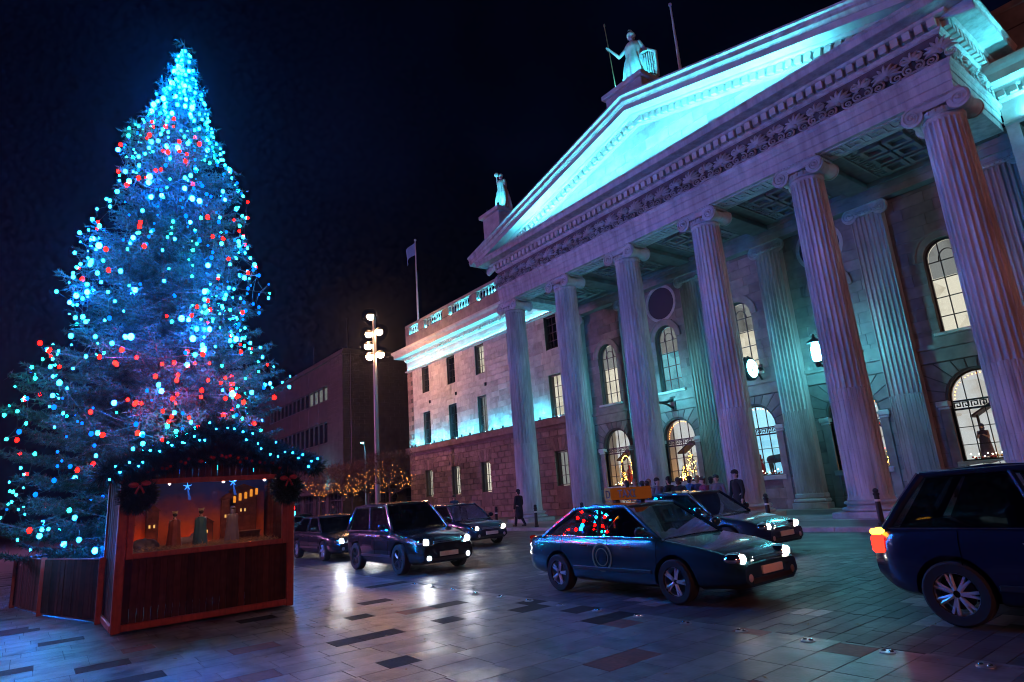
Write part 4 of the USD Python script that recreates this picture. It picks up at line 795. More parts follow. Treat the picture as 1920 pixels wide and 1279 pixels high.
tree_string('red bulbs scattered over the Christmas tree', 'r', 110, (1.5, 13.), (.028, .056), 4, 'bulb_red', 1.2, chains=False)
tree_string('dim azure bulbs dotted between the bright ones on the Christmas tree', 'z', 200, (1.4, 15.6), (.022, .05), 7, 'bulb_azure', 1.1)
tree_string('cluster of red bulbs low on the Christmas tree just above the hut', 'r', 34, (3.4, 5.6), (.03, .05), 5, 'bulb_red_hot', 1., amin=(-.05, .3), chains=False)
tree_string('dense bright bulbs crowded at the top of the Christmas tree', 'c', 60, (12.4, 15.7), (.022, .045), 6, 'bulb_cyan', 1.0)
# wooden fence round the tree
M('plank_dark', (.06, .019, .013), .95, spec=.15, nz=(5, .35), bump=(40, .006), stretch=(6, 6, .6)); M('plank_b', (.085, .025, .017), .95, spec=.15, nz=(5, .35), bump=(40, .006), stretch=(6, 6, .6)); M('plank_c', (.042, .015, .011), .95, spec=.15, nz=(5, .35), bump=(40, .006), stretch=(6, 6, .6))
M('timber_red', (.30, .036, .02), .6, nz=(4, .3), bump=(35, .006), stretch=(5, 5, .8))
FP_ = [(2.41, -21.30), (-.37, -22.13), (-3.0, -22.62), (-5.5, -21.6), (-6.1, -19.), (-4.6, -17.3), (-1.6, -17.7), (1.5, -18.3)]
FN = thing('tree_fence', 'low wooden plank fence standing round the foot of the Christmas tree', 'fence', (*TC, 0))
def boards(par, name, a, b, z0, z1, w, mats, th=.022, off=0.):
    a, b = np.array(a, float), np.array(b, float); L = np.linalg.norm(b-a); d = (b-a)/L; n = np.array([d[1], -d[0]]); k = int(round(L/w))
    for i in range(k):
        s0, s1 = i*L/k+.003, (i+1)*L/k-.003; o = off+r.uniform(-.004, .004)
        c = [a+d*s0+n*o, a+d*s1+n*o, a+d*s1+n*(o+th), a+d*s0+n*(o+th)]; p = np.array([[*q, z] for z in (z0, z1) for q in c]); part(par, name, (p, _BQ), _m[mats[r.integers(len(mats))]])
for a, b in zip(FP_[:-1], FP_[1:]):
    a, b = np.array(a)-TC, np.array(b)-TC; boards(FN, 'plank', a, b, .07, 1.12, .115, ['plank_dark', 'plank_b', 'plank_c']); d = (b-a)/np.linalg.norm(b-a); n = np.array([d[1], -d[0]])
    for z, h, nm in ((.03, .06, 'bottom_rail'), (1.09, .05, 'top_rail')):
        c = [a+n*.026, b+n*.026, b+n*.07, a+n*.07]; p = np.array([[*q, zz] for zz in (z, z+h) for q in c]); part(FN, nm, (p, _BQ), _m['timber_red'])
    part(FN, 'post', cb(a[0]-.05, a[0]+.05, a[1]-.05, a[1]+.05, 0, 1.17, .01), _m['timber_red'])

# ================================================================== nativity hut
KX, KY = 4.2, -19.79; W2 = 1.47; DP = 2.15
K = thing('wooden_hut', 'dark red wooden display hut with glass front and garlanded gable roof', 'hut', (KX, KY, 0))
for x in (-.07, -DP+.07):
    for y in (-W2+.07, W2-.07): part(K, 'corner_post', cb(x-.07, x+.07, y-.07, y+.07, .02, 2.62, .012), _m['timber_red'])
part(K, 'base_rail', cb(-.085, .012, -W2+.14, W2-.14, .04, .15, .01), _m['timber_red']); part(K, 'base_rail', cb(-DP+.14, -.14, -W2-.012, -W2+.085, .04, .15, .01), _m['timber_red']); part(K, 'base_rail', cb(-DP+.14, -.14, W2-.085, W2+.012, .04, .15, .01), _m['timber_red'])
mats = ['plank_dark', 'plank_b', 'plank_c']
boards(K, 'plank', (-.05, W2-.14), (-.05, -W2+.14), .15, 1.16, .105, mats, .02, -.02)          # front boards (face +x)
boards(K, 'plank', (-DP+.14, -W2+.05), (-.14, -W2+.05), .15, 2.6, .13, mats, .02, 0); boards(K, 'plank', (-.14, W2-.05), (-DP+.14, W2-.05), .15, 2.6, .13, mats, .02, 0); boards(K, 'plank', (-DP+.05, -W2+.14), (-DP+.05, W2-.14), .15, 2.6, .13, mats, .02, 0)
boards(K, 'header_plank', (-.05, W2-.14), (-.05, -W2+.14), 2.42, 2.75, .105, mats, .02, -.02)
Wn = sub(K, 'window')
part(Wn, 'frame', cat([cb(-.05, .03, -W2+.14, -W2+.24, 1.16, 2.47, .008), cb(-.05, .03, W2-.24, W2-.14, 1.16, 2.47, .008), cb(-.05, .032, -W2+.24, W2-.24, 1.16, 1.25, .008), cb(-.05, .032, -W2+.24, W2-.24, 2.38, 2.47, .008)]), _m['timber_red'])
part(Wn, 'pane', bx(-.02, -.012, -W2+.2, W2-.2, 1.2, 2.42), _m['pane'])
PK, EV = 3.28, 2.58
for s in (-1, 1):
    y0, z0, y1, z1 = 0, PK, s*(W2+.28), EV
    for i in range(9):                  # roof boards
        t0, t1 = i/9, (i+1)/9+.03; p = np.array([[x, y0+(y1-y0)*t, z0+(z1-z0)*t+dz+.012*(i % 2 == 0)] for dz in (0, .022) for x, t in ((-DP-.15, t0), (.30, t0), (.30, t1), (-DP-.15, t1))]); part(K, 'roof_board', (p, _BQ), _m[mats[i % 3]])
    p = np.array([[x, y0+(y1-y0)*t, z0+(z1-z0)*t+dz] for dz in (-.14, -.005) for x, t in ((.26, 0), (.30, 0), (.30, 1), (.26, 1))]); part(K, 'barge_board', (p, _BQ), _m['plank_b'])
part(K, 'gable', ext(Polygon([(-W2+.1, 2.75), (W2-.1, 2.75), (0, PK-.06)]), -.06, -.03, 'x'), _m['plank_dark'])
part(K, 'floor', bx(-DP+.08, -.06, -W2+.08, W2-.08, 1.08, 1.14), _m['plank_b'])
BD = usdkit.material(stage, '/World/Looks/backdrop', {'g': ('geometry', {}), 's': ('separate_xyz', {}), 'm': ('map_range', {'from_min': 1.2, 'from_max': 2.5}), 'n': ('noise_texture', {'scale': 4., 'detail': 4.}), 'a': ('math', {'math_type': 'multiply_add', 'value2': .35}), 'r': ('rgb_ramp', {'ramp': [(.15, (.45, .10, .02)), (.5, (.55, .12, .03)), (.8, (.18, .05, .12)), (1., (.02, .05, .22))]}), 'p': ('principled_bsdf', {'roughness': .8})},
    [('g.position', 's.vector'), ('s.z', 'm.value'), ('g.position', 'n.vector'), ('n.fac', 'a.value1'), ('m.result', 'a.value3'), ('a.value', 'r.fac'), ('r.color', 'p.base_color')], surface='p.BSDF')
part(K, 'painted_backdrop', bx(-1.72, -1.70, -W2+.1, W2-.1, 1.14, 2.6), BD)
EM('hut_lamp', (1., .17, .03), 20.); EM('hut_blue', (.05, .3, 1.), 60.); EM('hut_star', (.02, .8, .75), 22.)
for y in (-.9, .1, 1.0): 
    L = sub(K, 'footlight'); part(L, 'housing', cb(-1.62, -1.5, y-.2, y+.2, 1.14, 1.19, .01), _m['iron']); part(L, 'lens', bx(-1.60, -1.52, y-.18, y+.18, 1.195, 1.20), _m['hut_lamp'])
for i, (y, w_, h_) in enumerate(((-1.2, .3, .55), (-.75, .22, .8), (.2, .3, .5), (.62, .26, .95), (.92, .55, 1.12))):
    part(K, 'backdrop_house', cat([cb(-1.68, -1.615, y-w_/2, y+w_/2, 1.14, 1.14+h_, .01), ext(Polygon([(y-w_/2-.03, 1.14+h_), (y+w_/2+.03, 1.14+h_), (y, 1.26+h_)]), -1.685, -1.61, 'x')]), M(f'house_{i%2}', ((.10, .03, .02), (.16, .05, .03))[i % 2], .9, nz=(12, .4)))
    for q in range(2): part(K, 'house_window', bx(-1.613, -1.609, y-.06+q*.08, y-.03+q*.08, 1.14+h_*.6, 1.14+h_*.6+.06), EM('tiny_window', (1., .5, .12), 1.2))
for i in range(5):                        # little lit arches of a painted town
    part(K, 'backdrop_arch', tr(ext(archp(0, 0, .055, .11+.02*(i % 2)), -.005, .005, 'x'), (-1.60, .74+i*.11, 2.0+.035*i)), EM('arch_glow', (1., .30, .03), 1.0))
for y in (-.7, .2, .95):
    L = sub(K, 'ceiling_lamp'); part(L, 'cable', tube([(-.22, y, 2.9), (-.22, y, 2.40)], .006, 4), _m['iron']); part(L, 'bulb', ball((-.22, y, 2.385), .022, 1), EM('hut_warm', (1., .45, .22), 520.), True)
L = sub(K, 'ceiling_lamp'); part(L, 'cable', tube([(-.8, .55, 2.9), (-.8, .55, 2.48)], .006, 4), _m['iron']); part(L, 'bulb', ball((-.8, .55, 2.44), .035, 1), _m['hut_blue'], True)
for i, (y, z, lab, m_) in enumerate(((-.35, 2.34, 'blue tinsel star hanging in the hut window above the middle figure', 'hut_blue'), (.45, 2.38, 'blue tinsel star hanging in the hut window above the right figure', 'hut_blue'))):
    t = thing('hanging_star', lab, 'ornament', (KX-.55, KY+y, z), 0, None); part(t, 'thread', tube([(0, 0, .06), (0, 0, .25)], .004, 3), _m['iron'])
    part(t, 'star', cat([tube([(0, 0, 0), (0, .075*math.cos(a), .075*math.sin(a))], [.012, .003], 4) for a in np.arange(5)*2*PI/5+PI/2]), EM('tinsel_blue', (.04, .25, 1.), 3.)); part(t, 'tail', cat([tube([(0, 0, 0), (0, .03+.02*k, -.25)], .004, 3) for k in range(3)]), EM('tinsel_tail', (.04, .2, .9), .8))
# figures, straw and stones inside
n = 5200; P = np.stack([r.uniform(-1.45, -.10, n), r.uniform(-1.22, 1.22, n), 1.15+.10*r.random(n)+.06*np.exp(-(r.uniform(-1, 1, n))**2)], 1); D = r.normal(size=(n, 3))*[1, 1, .45]; D /= np.linalg.norm(D, axis=1, keepdims=True)
v, f = tris_needles(P, D, r.uniform(.06, .15, n), .007, r); top('straw', (v+[KX, KY, 0], f), M('straw', (.42, .27, .12), .8), 'loose straw covering the floor inside the hut window', 'straw', kind='stuff')
def figurine(y, x, h, robe, mant, label, crown, rz=90):
    t = thing('figurine', label, 'figurine', (KX+x, KY+y, 1.2), rz, 'crowned figures in the hut window'); s = h/1.72
    J, k = body_chain(h, STAND, [(-1, (-.22, .08, -.2), (-.10, .28, -.12)), (1, (.22, .08, -.2), (.10, .28, -.12))]); part(t, 'body', smooth(hulls(J), L=.03), M('fig_skin', (.30, .16, .11), .5), True)
    n = 40; a = np.arange(n)*2*PI/n; V = []
    for z, q in ((0, .27), (.3, .25), (.7, .22), (1.05, .19), (1.3, .20), (1.44, .10)):
        pl = 1+.06*np.sin(a*9); V.append(np.stack([q*s*pl*np.cos(a)*1.1, q*s*pl*np.sin(a)*.85, np.full(n, z*s)], 1))
    i, j = np.meshgrid(np.arange(5), np.arange(n), indexing='ij'); F = q2t(np.stack([i*n+j, i*n+(j+1) % n, (i+1)*n+(j+1) % n, (i+1)*n+j], -1)); part(t, 'robe', (np.vstack(V), F), robe, 60)
    V2 = np.vstack(V)*[1.14, 1.14, 1]; keep = np.all(V2[F][:, :, 1] < .1*s, axis=1); part(t, 'mantle', (V2, F[keep]), mant, 60)
    part(t, 'gift', cb(-.09*s, .09*s, .24*s, .42*s, 1.05*s, 1.25*s, .01), M('gilt', None)); hd = k['hd']
    part(t, 'hair', cat([ball(hd+[0, -.03*s, .05*s], .11*s, 1), ball(hd+[0, .05*s, -.11*s], .07*s, 1, (1, .8, 1.2))]), M('fig_hair', (.03, .02, .015), .8), True)
    if crown: part(t, 'crown', cat([lathe([(.10*s, .10*s), (.115*s, .10*s), (.125*s, .19*s), (.11*s, .19*s)], 14, hd)]+[ball(hd+[.12*s*math.cos(q), .12*s*math.sin(q), .2*s], .02*s, 0) for q in np.arange(7)*2*PI/7]), _m['gilt'])
    else: part(t, 'veil', cat([ball(hd+[0, -.02*s, .07*s], .12*s, 1, (1, 1, .8)), ball(hd+[0, -.08*s, -.08*s], .12*s, 1, (1, .5, 1.4))]), mant, True)
figurine(-.52, -.62, .66, M('robe_green', (.03, .10, .09), .6), M('robe_rust', (.20, .04, .02), .6), 'left crowned figurine in a green robe inside the hut', True)
figurine(-.08, -.62, .68, M('robe_dark', (.05, .06, .09), .6), M('robe_teal', (.03, .12, .14), .6), 'middle crowned figurine in a dark robe inside the hut', True)
figurine(.48, -.62, .70, M('robe_plum', (.10, .05, .08), .6), M('robe_grey', (.16, .13, .16), .6), 'right veiled figurine leaning forward inside the hut', False)
def lumpy(name, loc, size, mat, label, cat_, seed):
    v, f = ball((0, 0, 0), 1, 3, (1, 1, 1)); v = v*(1+.5*(meshkit.fbm(v*1.6+seed, 3)-.5))[:, None]*np.array(size); v[:, 2] = np.maximum(v[:, 2], -.5*size[2]); top(name, (v+np.array(loc), f), mat, label, cat_, smooth=True)
lumpy('rock', (KX-.75, KY-.98, 1.27), (.22, .26, .19), M('rock', (.10, .085, .10), .9, nz=(9, .4), bump=(20, .02)), 'dark rounded rock at the left end of the hut display', 'rock', 3)
t = thing('sheep_figurine', 'small pale sheep figurine lying between the two crowned figures', 'figurine', (KX-.78, KY-.30, 1.27))
J = [((0, -.09, .09, .065), (0, .08, .09, .06)), ((0, .08, .11, .05), (0, .13, .17, .03)), ((0, .13, .175, .036), (.05, .16, .16, .022)), ((.03, -.08, .06, .02), (.03, -.08, 0, .014)), ((-.03, -.08, .06, .02), (-.03, -.08, 0, .014)), ((.03, .07, .06, .02), (.03, .07, 0, .014)), ((-.03, .07, .06, .02), (-.03, .07, 0, .014)), ((-.035, .12, .19, .012), (-.06, .11, .185, .008))]
part(t, 'body', smooth(hulls(J), L=.015), M('wool', (.42, .36, .30), .9), True); part(t, 'ears', cat([ball((.0, .11, .20), .018, 1, (1.6, .6, .8)), ball((.02, .155, .195), .014, 1, (1.6, .6, .8))]), _m['wool'], True)
t = thing('manger', 'low wooden trough with cross legs in the right half of the hut display', 'manger', (KX-.9, KY+.85, 1.2))
part(t, 'trough', cat([tr(cb(-.11, .11, -.2, .2, 0, .02, .004), (.07, 0, .16), ry=-.7), tr(cb(-.11, .11, -.2, .2, 0, .02, .004), (-.07, 0, .16), ry=.7), bx(-.1, .1, -.2, -.185, .1, .22), bx(-.1, .1, .185, .2, .1, .22)]), M('manger_wood', (.2, .1, .05), .8))
for y in (-.17, .17): part(t, 'leg', cat([tube([(-.12, y, 0), (.1, y, .2)], .012, 4), tube([(.12, y, 0), (-.1, y, .2)], .012, 4)]), _m['manger_wood'])
# garlands and wreaths
needle_mat('garland_needles', (.018, .03, .022), (.015, .025, .015)); EM('bulb_garland', (.004, .22, 1.), 85.); M('bauble_red', (.45, .02, .015), .12, coat=.6)
def fuzz(path, R, n, seed):
    q = np.random.default_rng(seed); path = np.asarray(path, float); L = np.cumsum(np.r_[0, np.linalg.norm(np.diff(path, axis=0), axis=1)]); u = q.uniform(0, L[-1], n); P = np.stack([np.interp(u, L, path[:, k]) for k in range(3)], 1); D = q.normal(size=(n, 3)); D /= np.linalg.norm(D, axis=1, keepdims=True); return tris_needles(P+D*q.uniform(.1, .75, n)[:, None]*R, D, R*.6, .018, q)
def garland(pts, label, n, R, bulbs, baubles, seed):
    q = np.random.default_rng(seed); pts = np.asarray(pts, float); t = thing('garland', label, 'garland', (KX, KY, 0)); part(t, 'core', tube(pts, .02, 5), _m['wire']); part(t, 'foliage', fuzz(pts, R, n, seed), _m['garland_needles'])
    L = np.cumsum(np.r_[0, np.linalg.norm(np.diff(pts, axis=0), axis=1)])
    at = lambda u: np.array([np.interp(u*L[-1], L, pts[:, k]) for k in range(3)])
    for i in range(bulbs): part(t, 'bulb', ball(at((i+.5)/bulbs)+[R*.8, q.uniform(-.04, .04), q.uniform(-R*.6, R*.6)], q.uniform(.014, .02), 1), _m['bulb_garland'], True)
    for i in range(baubles): part(t, 'bauble', ball(at((i+.5)/baubles)+[R*.75, q.uniform(-.05, .05), q.uniform(-.5, .2)*R], q.uniform(.026, .036), 2), _m['bauble_red'], True)
garland([(.34, -W2-.30, EV-.02), (.36, -.75, 2.96), (.36, -.05, PK+.06)], 'fir garland with blue bulbs along the left slope of the hut roof', 8200, .23, 17, 0, 31)
garland([(.36, .05, PK+.02), (.36, .75, 2.96), (.34, W2+.32, EV-.02)], 'fir garland with blue bulbs along the right slope of the hut roof', 8200, .23, 17, 0, 32)
garland([(.05, -1.15, 2.60), (.07, -.6, 2.74), (.07, 0, 2.82), (.07, .6, 2.76), (.05, 1.15, 2.62)], 'fir garland with red baubles hung across the hut gable', 5200, .16, 0, 24, 33)
for y, lab in ((-1.22, 'thick dark fir wreath with red bow at the left corner of the hut'), (1.27, 'thick dark fir wreath with red bow at the right corner of the hut')):
    t = thing('wreath', lab, 'wreath', (KX+.12, KY+y, 2.20), 0, 'wreaths on the hut front'); a = np.linspace(0, 2*PI, 20); pts = np.stack([0*a, .17*np.cos(a), .17*np.sin(a)], 1)
    part(t, 'ring', tube(pts, .03, 6), _m['wire']); part(t, 'foliage', fuzz(pts, .17, 3600, 40+int(y)), _m['garland_needles']); part(t, 'bow', cat([ball((.13, -.09, .17), .08, 1, (.4, 1, .6)), ball((.13, .09, .19), .08, 1, (.4, 1, .6)), tube([(.15, 0, .16), (.15, -.06, .02)], .018, 4), tube([(.15, 0, .16), (.15, .07, .03)], .018, 4)]), M('ribbon_red', (.35, .015, .01), .5), True)
# ================================================================== vehicles
M('tyre', (.012, .012, .013), .85, bump=(60, .004)); M('rim_silver', (.55, .56, .60), .32, metal=.45); M('rim_dark', (.10, .10, .11), .3, metal=.8); M('chrome', (.7, .7, .72), .08, metal=1.); M('black_trim', (.012, .012, .014), .5)
M('seat_cloth', (.03, .03, .035), .8)
_m['car_glass'] = usdkit.material(stage, '/World/Looks/car_glass', {'t': ('transparent_bsdf', {'color': (.42, .47, .5)}), 'g': ('glossy_bsdf', {'roughness': .015, 'color': (1, 1, 1)}), 'f': ('layer_weight', {'blend': .5}), 'w': ('math', {'math_type': 'power', 'value2': 3.}), 'a': ('math', {'math_type': 'multiply_add', 'value2': .85, 'value3': .10}), 'm': ('mix_closure', {})}, [('f.facing', 'w.value1'), ('w.value', 'a.value1'), ('a.value', 'm.fac'), ('t.BSDF', 'm.closure1'), ('g.BSDF', 'm.closure2')], surface='m.closure')
EM('head_white', (.92, .96, 1.), 130.); EM('head_soft', (1., .93, .80), 38.); EM('head_flare', (.92, .97, 1.), 420.); EM('tail_red', (1., .015, .008), 6.5); EM('tail_orange', (1., .30, .02), 16.); EM('tail_dim', (1., .015, .01), .12); M('lens_off', (.35, .36, .38), .1); M('plate', (.62, .60, .5), .5); EM('fog_teal', (.1, .9, .9), 14.)
def paint(name, c): return M('paint_'+name, c, .22, metal=.35, coat=1., nz=(3., .05))
def car(name, label, cx, cy, P, col, L=4.6, W=1.80, H=1.46, gz=.93, wb=2.65, wr=.325, hood=(.95, 1.95), roof=(-1.25, .25), tail=-2.0, rim='rim_silver', spokes=7, head='head_white', fog='lens_off', tailm='tail_dim', group=None, rear_open=False, cat_='car', detail=True):
    """a car facing +x. hood = where the windscreen meets the bonnet and where the bonnet ends; roof = (rear, front) ends of the roof; tail = where the rear window meets the body"""
    t = thing(name, label, cat_, (cx, cy, 0), 0, group); w = W/2; h2 = L/2
    st = np.array([(-h2, .46, gz-.20, .70), (-h2+.05, .36, gz-.06, .84), (-h2+.28, .28, gz+.02, .945), (-1.3, .21, gz+.03, .985), (0, .19, gz, 1.), (hood[0]-.1, .19, gz-.01, 1.), (hood[1]-.25, .21, gz-.13, .965), (h2-.28, .24, gz-.22, .90), (h2-.07, .23, gz-.33, .80), (h2, .27, gz-.40, .72)])
    xs = np.linspace(-h2, h2, 46); S = [np.interp(xs, st[:, 0], st[:, k]) for k in (1, 2, 3)]
    for k in range(3): S[k] = np.convolve(np.pad(S[k], 1, 'edge'), [.25, .5, .25], 'valid')
    V = []; 
    for x, zb, zt, ww in zip(xs, *S):
        h = zt-zb; y = ww*w; half = [(.0, zb), (.80*y, zb), (.95*y, zb+.07), (.995*y, zb+.32*h), (1.*y, zb+.52*h), (.985*y, zb+.60*h), (.975*y, zb+.80*h), (.93*y, zb+.95*h), (.84*y, zt), (.0, zt+.025)]
        V.append([(x, -a, b) for a, b in half]+[(x, a, b) for a, b in half[-2:0:-1]])
    V = np.array(V); n = V.shape[1]; i, j = np.meshgrid(np.arange(45), np.arange(n), indexing='ij')
    f = [q2t(np.stack([i*n+j, i*n+(j+1) % n, (i+1)*n+(j+1) % n, (i+1)*n+j], -1))]; Vf = V.reshape(-1, 3); m = len(Vf); Vf = np.vstack([Vf, V[0].mean(0), V[-1].mean(0)])
    f.append(np.array([[m, (k+1) % n, k] for k in range(n)])); f.append(np.array([[m+1, m-n+k, m-n+(k+1) % n] for k in range(n)])); F = np.vstack(f)
    tm = trimesh.Trimesh(Vf, F, process=False)
    if tm.volume < 0: F = F[:, ::-1]
    man = m3.Manifold(m3.Mesh(Vf.astype(np.float32), F.astype(np.uint32)))
    for ax in (-wb/2, wb/2):
        for s in (-1, 1): man = man-m3.Manifold.cylinder(.42, wr+.065, wr+.065, 28).rotate((90, 0, 0)).translate((ax, s*(w-.17)+.21, wr))
    body = mm(man); part(t, 'body', body if len(body[0]) else (Vf, F), P, 32)
    lines = []
    for xg in (hood[0]-.10, -.08, -wb/2+.12):
        k = int(np.argmin(abs(xs-xg)))
        for s in (0, 1):
            q = V[k][[3, 4, 5, 6, 7]].copy(); q[:, 1] -= .001; q[:, 1] *= (-1 if s else 1); lines.append(tube(q, .0045, 4))
    k = int(np.argmin(abs(xs-hood[0]-.06))); lines.append(tube(V[k][[7, 8, 9, 10, 11]]+[0, 0, .001], .005, 4)); k = int(np.argmin(abs(xs-tail+.03))); lines.append(tube(V[k][[7, 8, 9, 10, 11]]+[0, 0, .001], .005, 4))
    for q in lines: part(t, 'panel_gap', q, M('gap_dark', (.002, .002, .002), 1., spec=0.))
    for s in (-1, 1): part(t, 'belt_trim', tube([np.array([tail+.05, s*(w*.905), gz+.012]), np.array([0, s*(w*.935), gz+.012]), np.array([hood[0]-.1, s*(w*.915), gz-.002])], .009, 5), _m['chrome'], True)
    # greenhouse: pillars and roof around real panes
    zb = gz-.01; yb, yt = w*.88, w*.70; zr = H-.045
    Bq = {s: [np.array([tail, s*yb, zb]), np.array([hood[0], s*yb, zb-.02]), np.array([roof[1], s*yt, zr]), np.array([roof[0], s*yt, zr-.015])] for s in (-1, 1)}
    def on_side(s, u, v): a, b, c, d = Bq[s]; return (a*(1-u)+b*u)*(1-v)+(d*(1-u)+c*u)*v
    pr = [];
    for s in (-1, 1):
        a, b, c, d = Bq[s]
        mid = on_side(s, .52, 0), on_side(s, .50, 1.)
        for p, q, rr in ((a, d, .05), (b, c, .032), (*mid, .03), (d, c, .035), (a, b, .028)): pr.append(tube([p, (p+q)/2+np.array([0, s*.012, .012]), q], rr, 8))
    part(t, 'pillars', cat(pr), P, 40)
    rp = hulls([((roof[0]+.02, y, zr-.02, .035), (roof[1]-.0, y, zr-.01, .035)) for y in (-yt+.03, yt-.03)]); sp = [m3.Manifold.sphere(.035, 12).translate(q) for q in [(x, y, zr-.015+dz) for x, dz in ((roof[0], -.01), (roof[0]*.6+roof[1]*.4, .045), (roof[1], 0)) for y in (-yt+.03, 0, yt-.03)] for q in [(q[0], q[1], q[2]+(.02 if q[1] == 0 else 0))]]
    part(t, 'roof', mm(m3.Manifold.batch_hull(sp)), P, 40)
    def quad(ps, th=.006):
        ps = np.array(ps, float); nn = np.cross(ps[1]-ps[0], ps[3]-ps[0]); nn /= np.linalg.norm(nn); return np.vstack([ps, ps+nn*th]), _BQ
    for s in (-1, 1):
        for u0, u1 in ((.05, .50), (.54, .93)): part(t, 'side_window', quad([on_side(s, u0, .03), on_side(s, u1, .03), on_side(s, min(u1, .97), .93), on_side(s, u0, .93)]), _m['car_glass'])
    part(t, 'windscreen', quad([Bq[1][1]*[1, .95, 1], Bq[-1][1]*[1, .95, 1], Bq[-1][2]*[1, .95, 1], Bq[1][2]*[1, .95, 1]]), _m['car_glass']); part(t, 'rear_window', quad([Bq[-1][0]*[1, .95, 1], Bq[1][0]*[1, .95, 1], Bq[1][3]*[1, .95, 1], Bq[-1][3]*[1, .95, 1]]), _m['car_glass'])
    for x in (-.75, .15):
        for s in (-1, 1): part(t, 'seat', cat([cb(x-.08, x+.06, s*.38-.23, s*.38+.23, .5, gz+.22, .04), cb(x-.06, x+.04, s*.38-.12, s*.38+.12, gz+.22, gz+.40, .03)]), _m['seat_cloth'])
    # wheels
    for ax in (wb/2, -wb/2):
        for s in (-1, 1):
            Wh = sub(t, 'wheel', (ax, s*(w-.10), wr)); yo = s*.10
            part(Wh, 'tyre', lathe([(wr*.66, -.10), (wr*.93, -.105), (wr, -.08), (wr, .08), (wr*.93, .105), (wr*.66, .10), (wr*.64, 0), (wr*.66, -.10)], 32, (0, 0, 0), 'y'), _m['tyre'], 40)
            sp = [lathe([(wr*.67, -.095), (wr*.69, -.105), (wr*.64, -.10), (wr*.60, -.03), (wr*.62, .06), (wr*.67, .06)], 32, (0, 0, 0), 'y'), lathe([(0, -.085), (wr*.13, -.085), (wr*.17, -.06), (wr*.17, 0)], 16, (0, 0, 0), 'y')]
            for k in range(spokes):
                a = k*2*PI/spokes
                for o in (-.10, .10): sp.append(tube([(wr*.12*math.cos(a), .065, wr*.12*math.sin(a)), (wr*.40*math.cos(a+o), .075, wr*.40*math.sin(a+o)), (wr*.64*math.cos(a+o*1.35), .07, wr*.64*math.sin(a+o*1.35))], [.026, .020, .018], 5))
            rm = cat(sp); rv = np.array(rm[0]); 
            nrm = sp[:2]; tt = cat([(np.array(v)*[1, -1, 1], f[:, ::-1]) for v, f in nrm]+sp[2:]); rv = np.array(tt[0]); rv[:, 1] *= s; part(Wh, 'rim', (rv, tt[1]), _m[rim], 35)
            part(Wh, 'brake_disc', lathe([(0, -s*.0), (wr*.5, 0), (wr*.5, .02*s), (0, .02*s)], 20, (0, 0, 0), 'y'), _m['rim_dark'])
    # lamps, mirrors, plates, handles
    fx = h2-.10; zl = gz-.30
    for s in (-1, 1):
        H_ = sub(t, 'headlight'); part(H_, 'housing', ball((fx-.10, s*w*.66, zl), .15, 2, (1., 1.15, .62)), _m['chrome'], True); part(H_, 'bulb', ball((fx+.015, s*w*.64, zl), .078, 2, (.6, 1.1, .9)), _m[head], True)
        T_ = sub(t, 'tail_light'); zt_ = gz-.12; wq = .90 if tailm == 'tail_red' else .80; xo = -.03 if tailm == 'tail_red' else 0; part(T_, 'lens', cb(-h2+.06+xo, -h2+.18, min(s*w*.64, s*w*wq), max(s*w*.64, s*w*wq), zt_-.16, zt_+.05, .03), _m[tailm]); part(T_, 'indicator', cb(-h2+.07+xo, -h2+.17, min(s*w*.65, s*w*wq), max(s*w*.65, s*w*wq), zt_+.055, zt_+.12, .02), _m['tail_orange' if tailm == 'tail_red' else 'tail_dim'])
        part(t, 'wing_mirror', cat([ball((hood[0]-.22, s*(w+.09), gz+.10), .09, 2, (.7, 1.2, .85)), tube([(hood[0]-.2, s*w*.9, gz+.03), (hood[0]-.22, s*(w+.05), gz+.08)], .025, 5)]), P, True)
        for x in (-.55, .42): part(t, 'door_handle', cb(x-.10, x+.10, min(s*w*.985, s*(w+.02)), max(s*w*.985, s*(w+.02)), gz-.15, gz-.12, .008), _m['chrome'])
        part(t, 'side_trim', cb(-wb/2+.42, wb/2-.42, min(s*w*.97, s*(w+.012)), max(s*w*.97, s*(w+.012)), .40, .46, .008), _m['black_trim'])
        part(t, 'fog_lamp', ball((h2-.015, s*w*.60, .38), .062, 2, (.5, 1, 1)), _m[fog], True)
    part(t, 'grille', cat([bx(h2-.06, h2-.02, -.40, .40, zl-.03+dz, zl-.012+dz) for dz in (-.09, -.05, -.01, .03)]), _m['chrome']); part(t, 'front_plate', cb(h2-.02, h2+.025, -.26, .26, .40, .51, .008), _m['plate']); part(t, 'rear_plate', cb(-h2-.03, -h2+.02, -.26, .26, .60, .71, .008), _m['plate'])
    part(t, 'bumper_vent', bx(h2-.06, h2+.004, -.5, .5, .30, .37), _m['black_trim'])
    return t
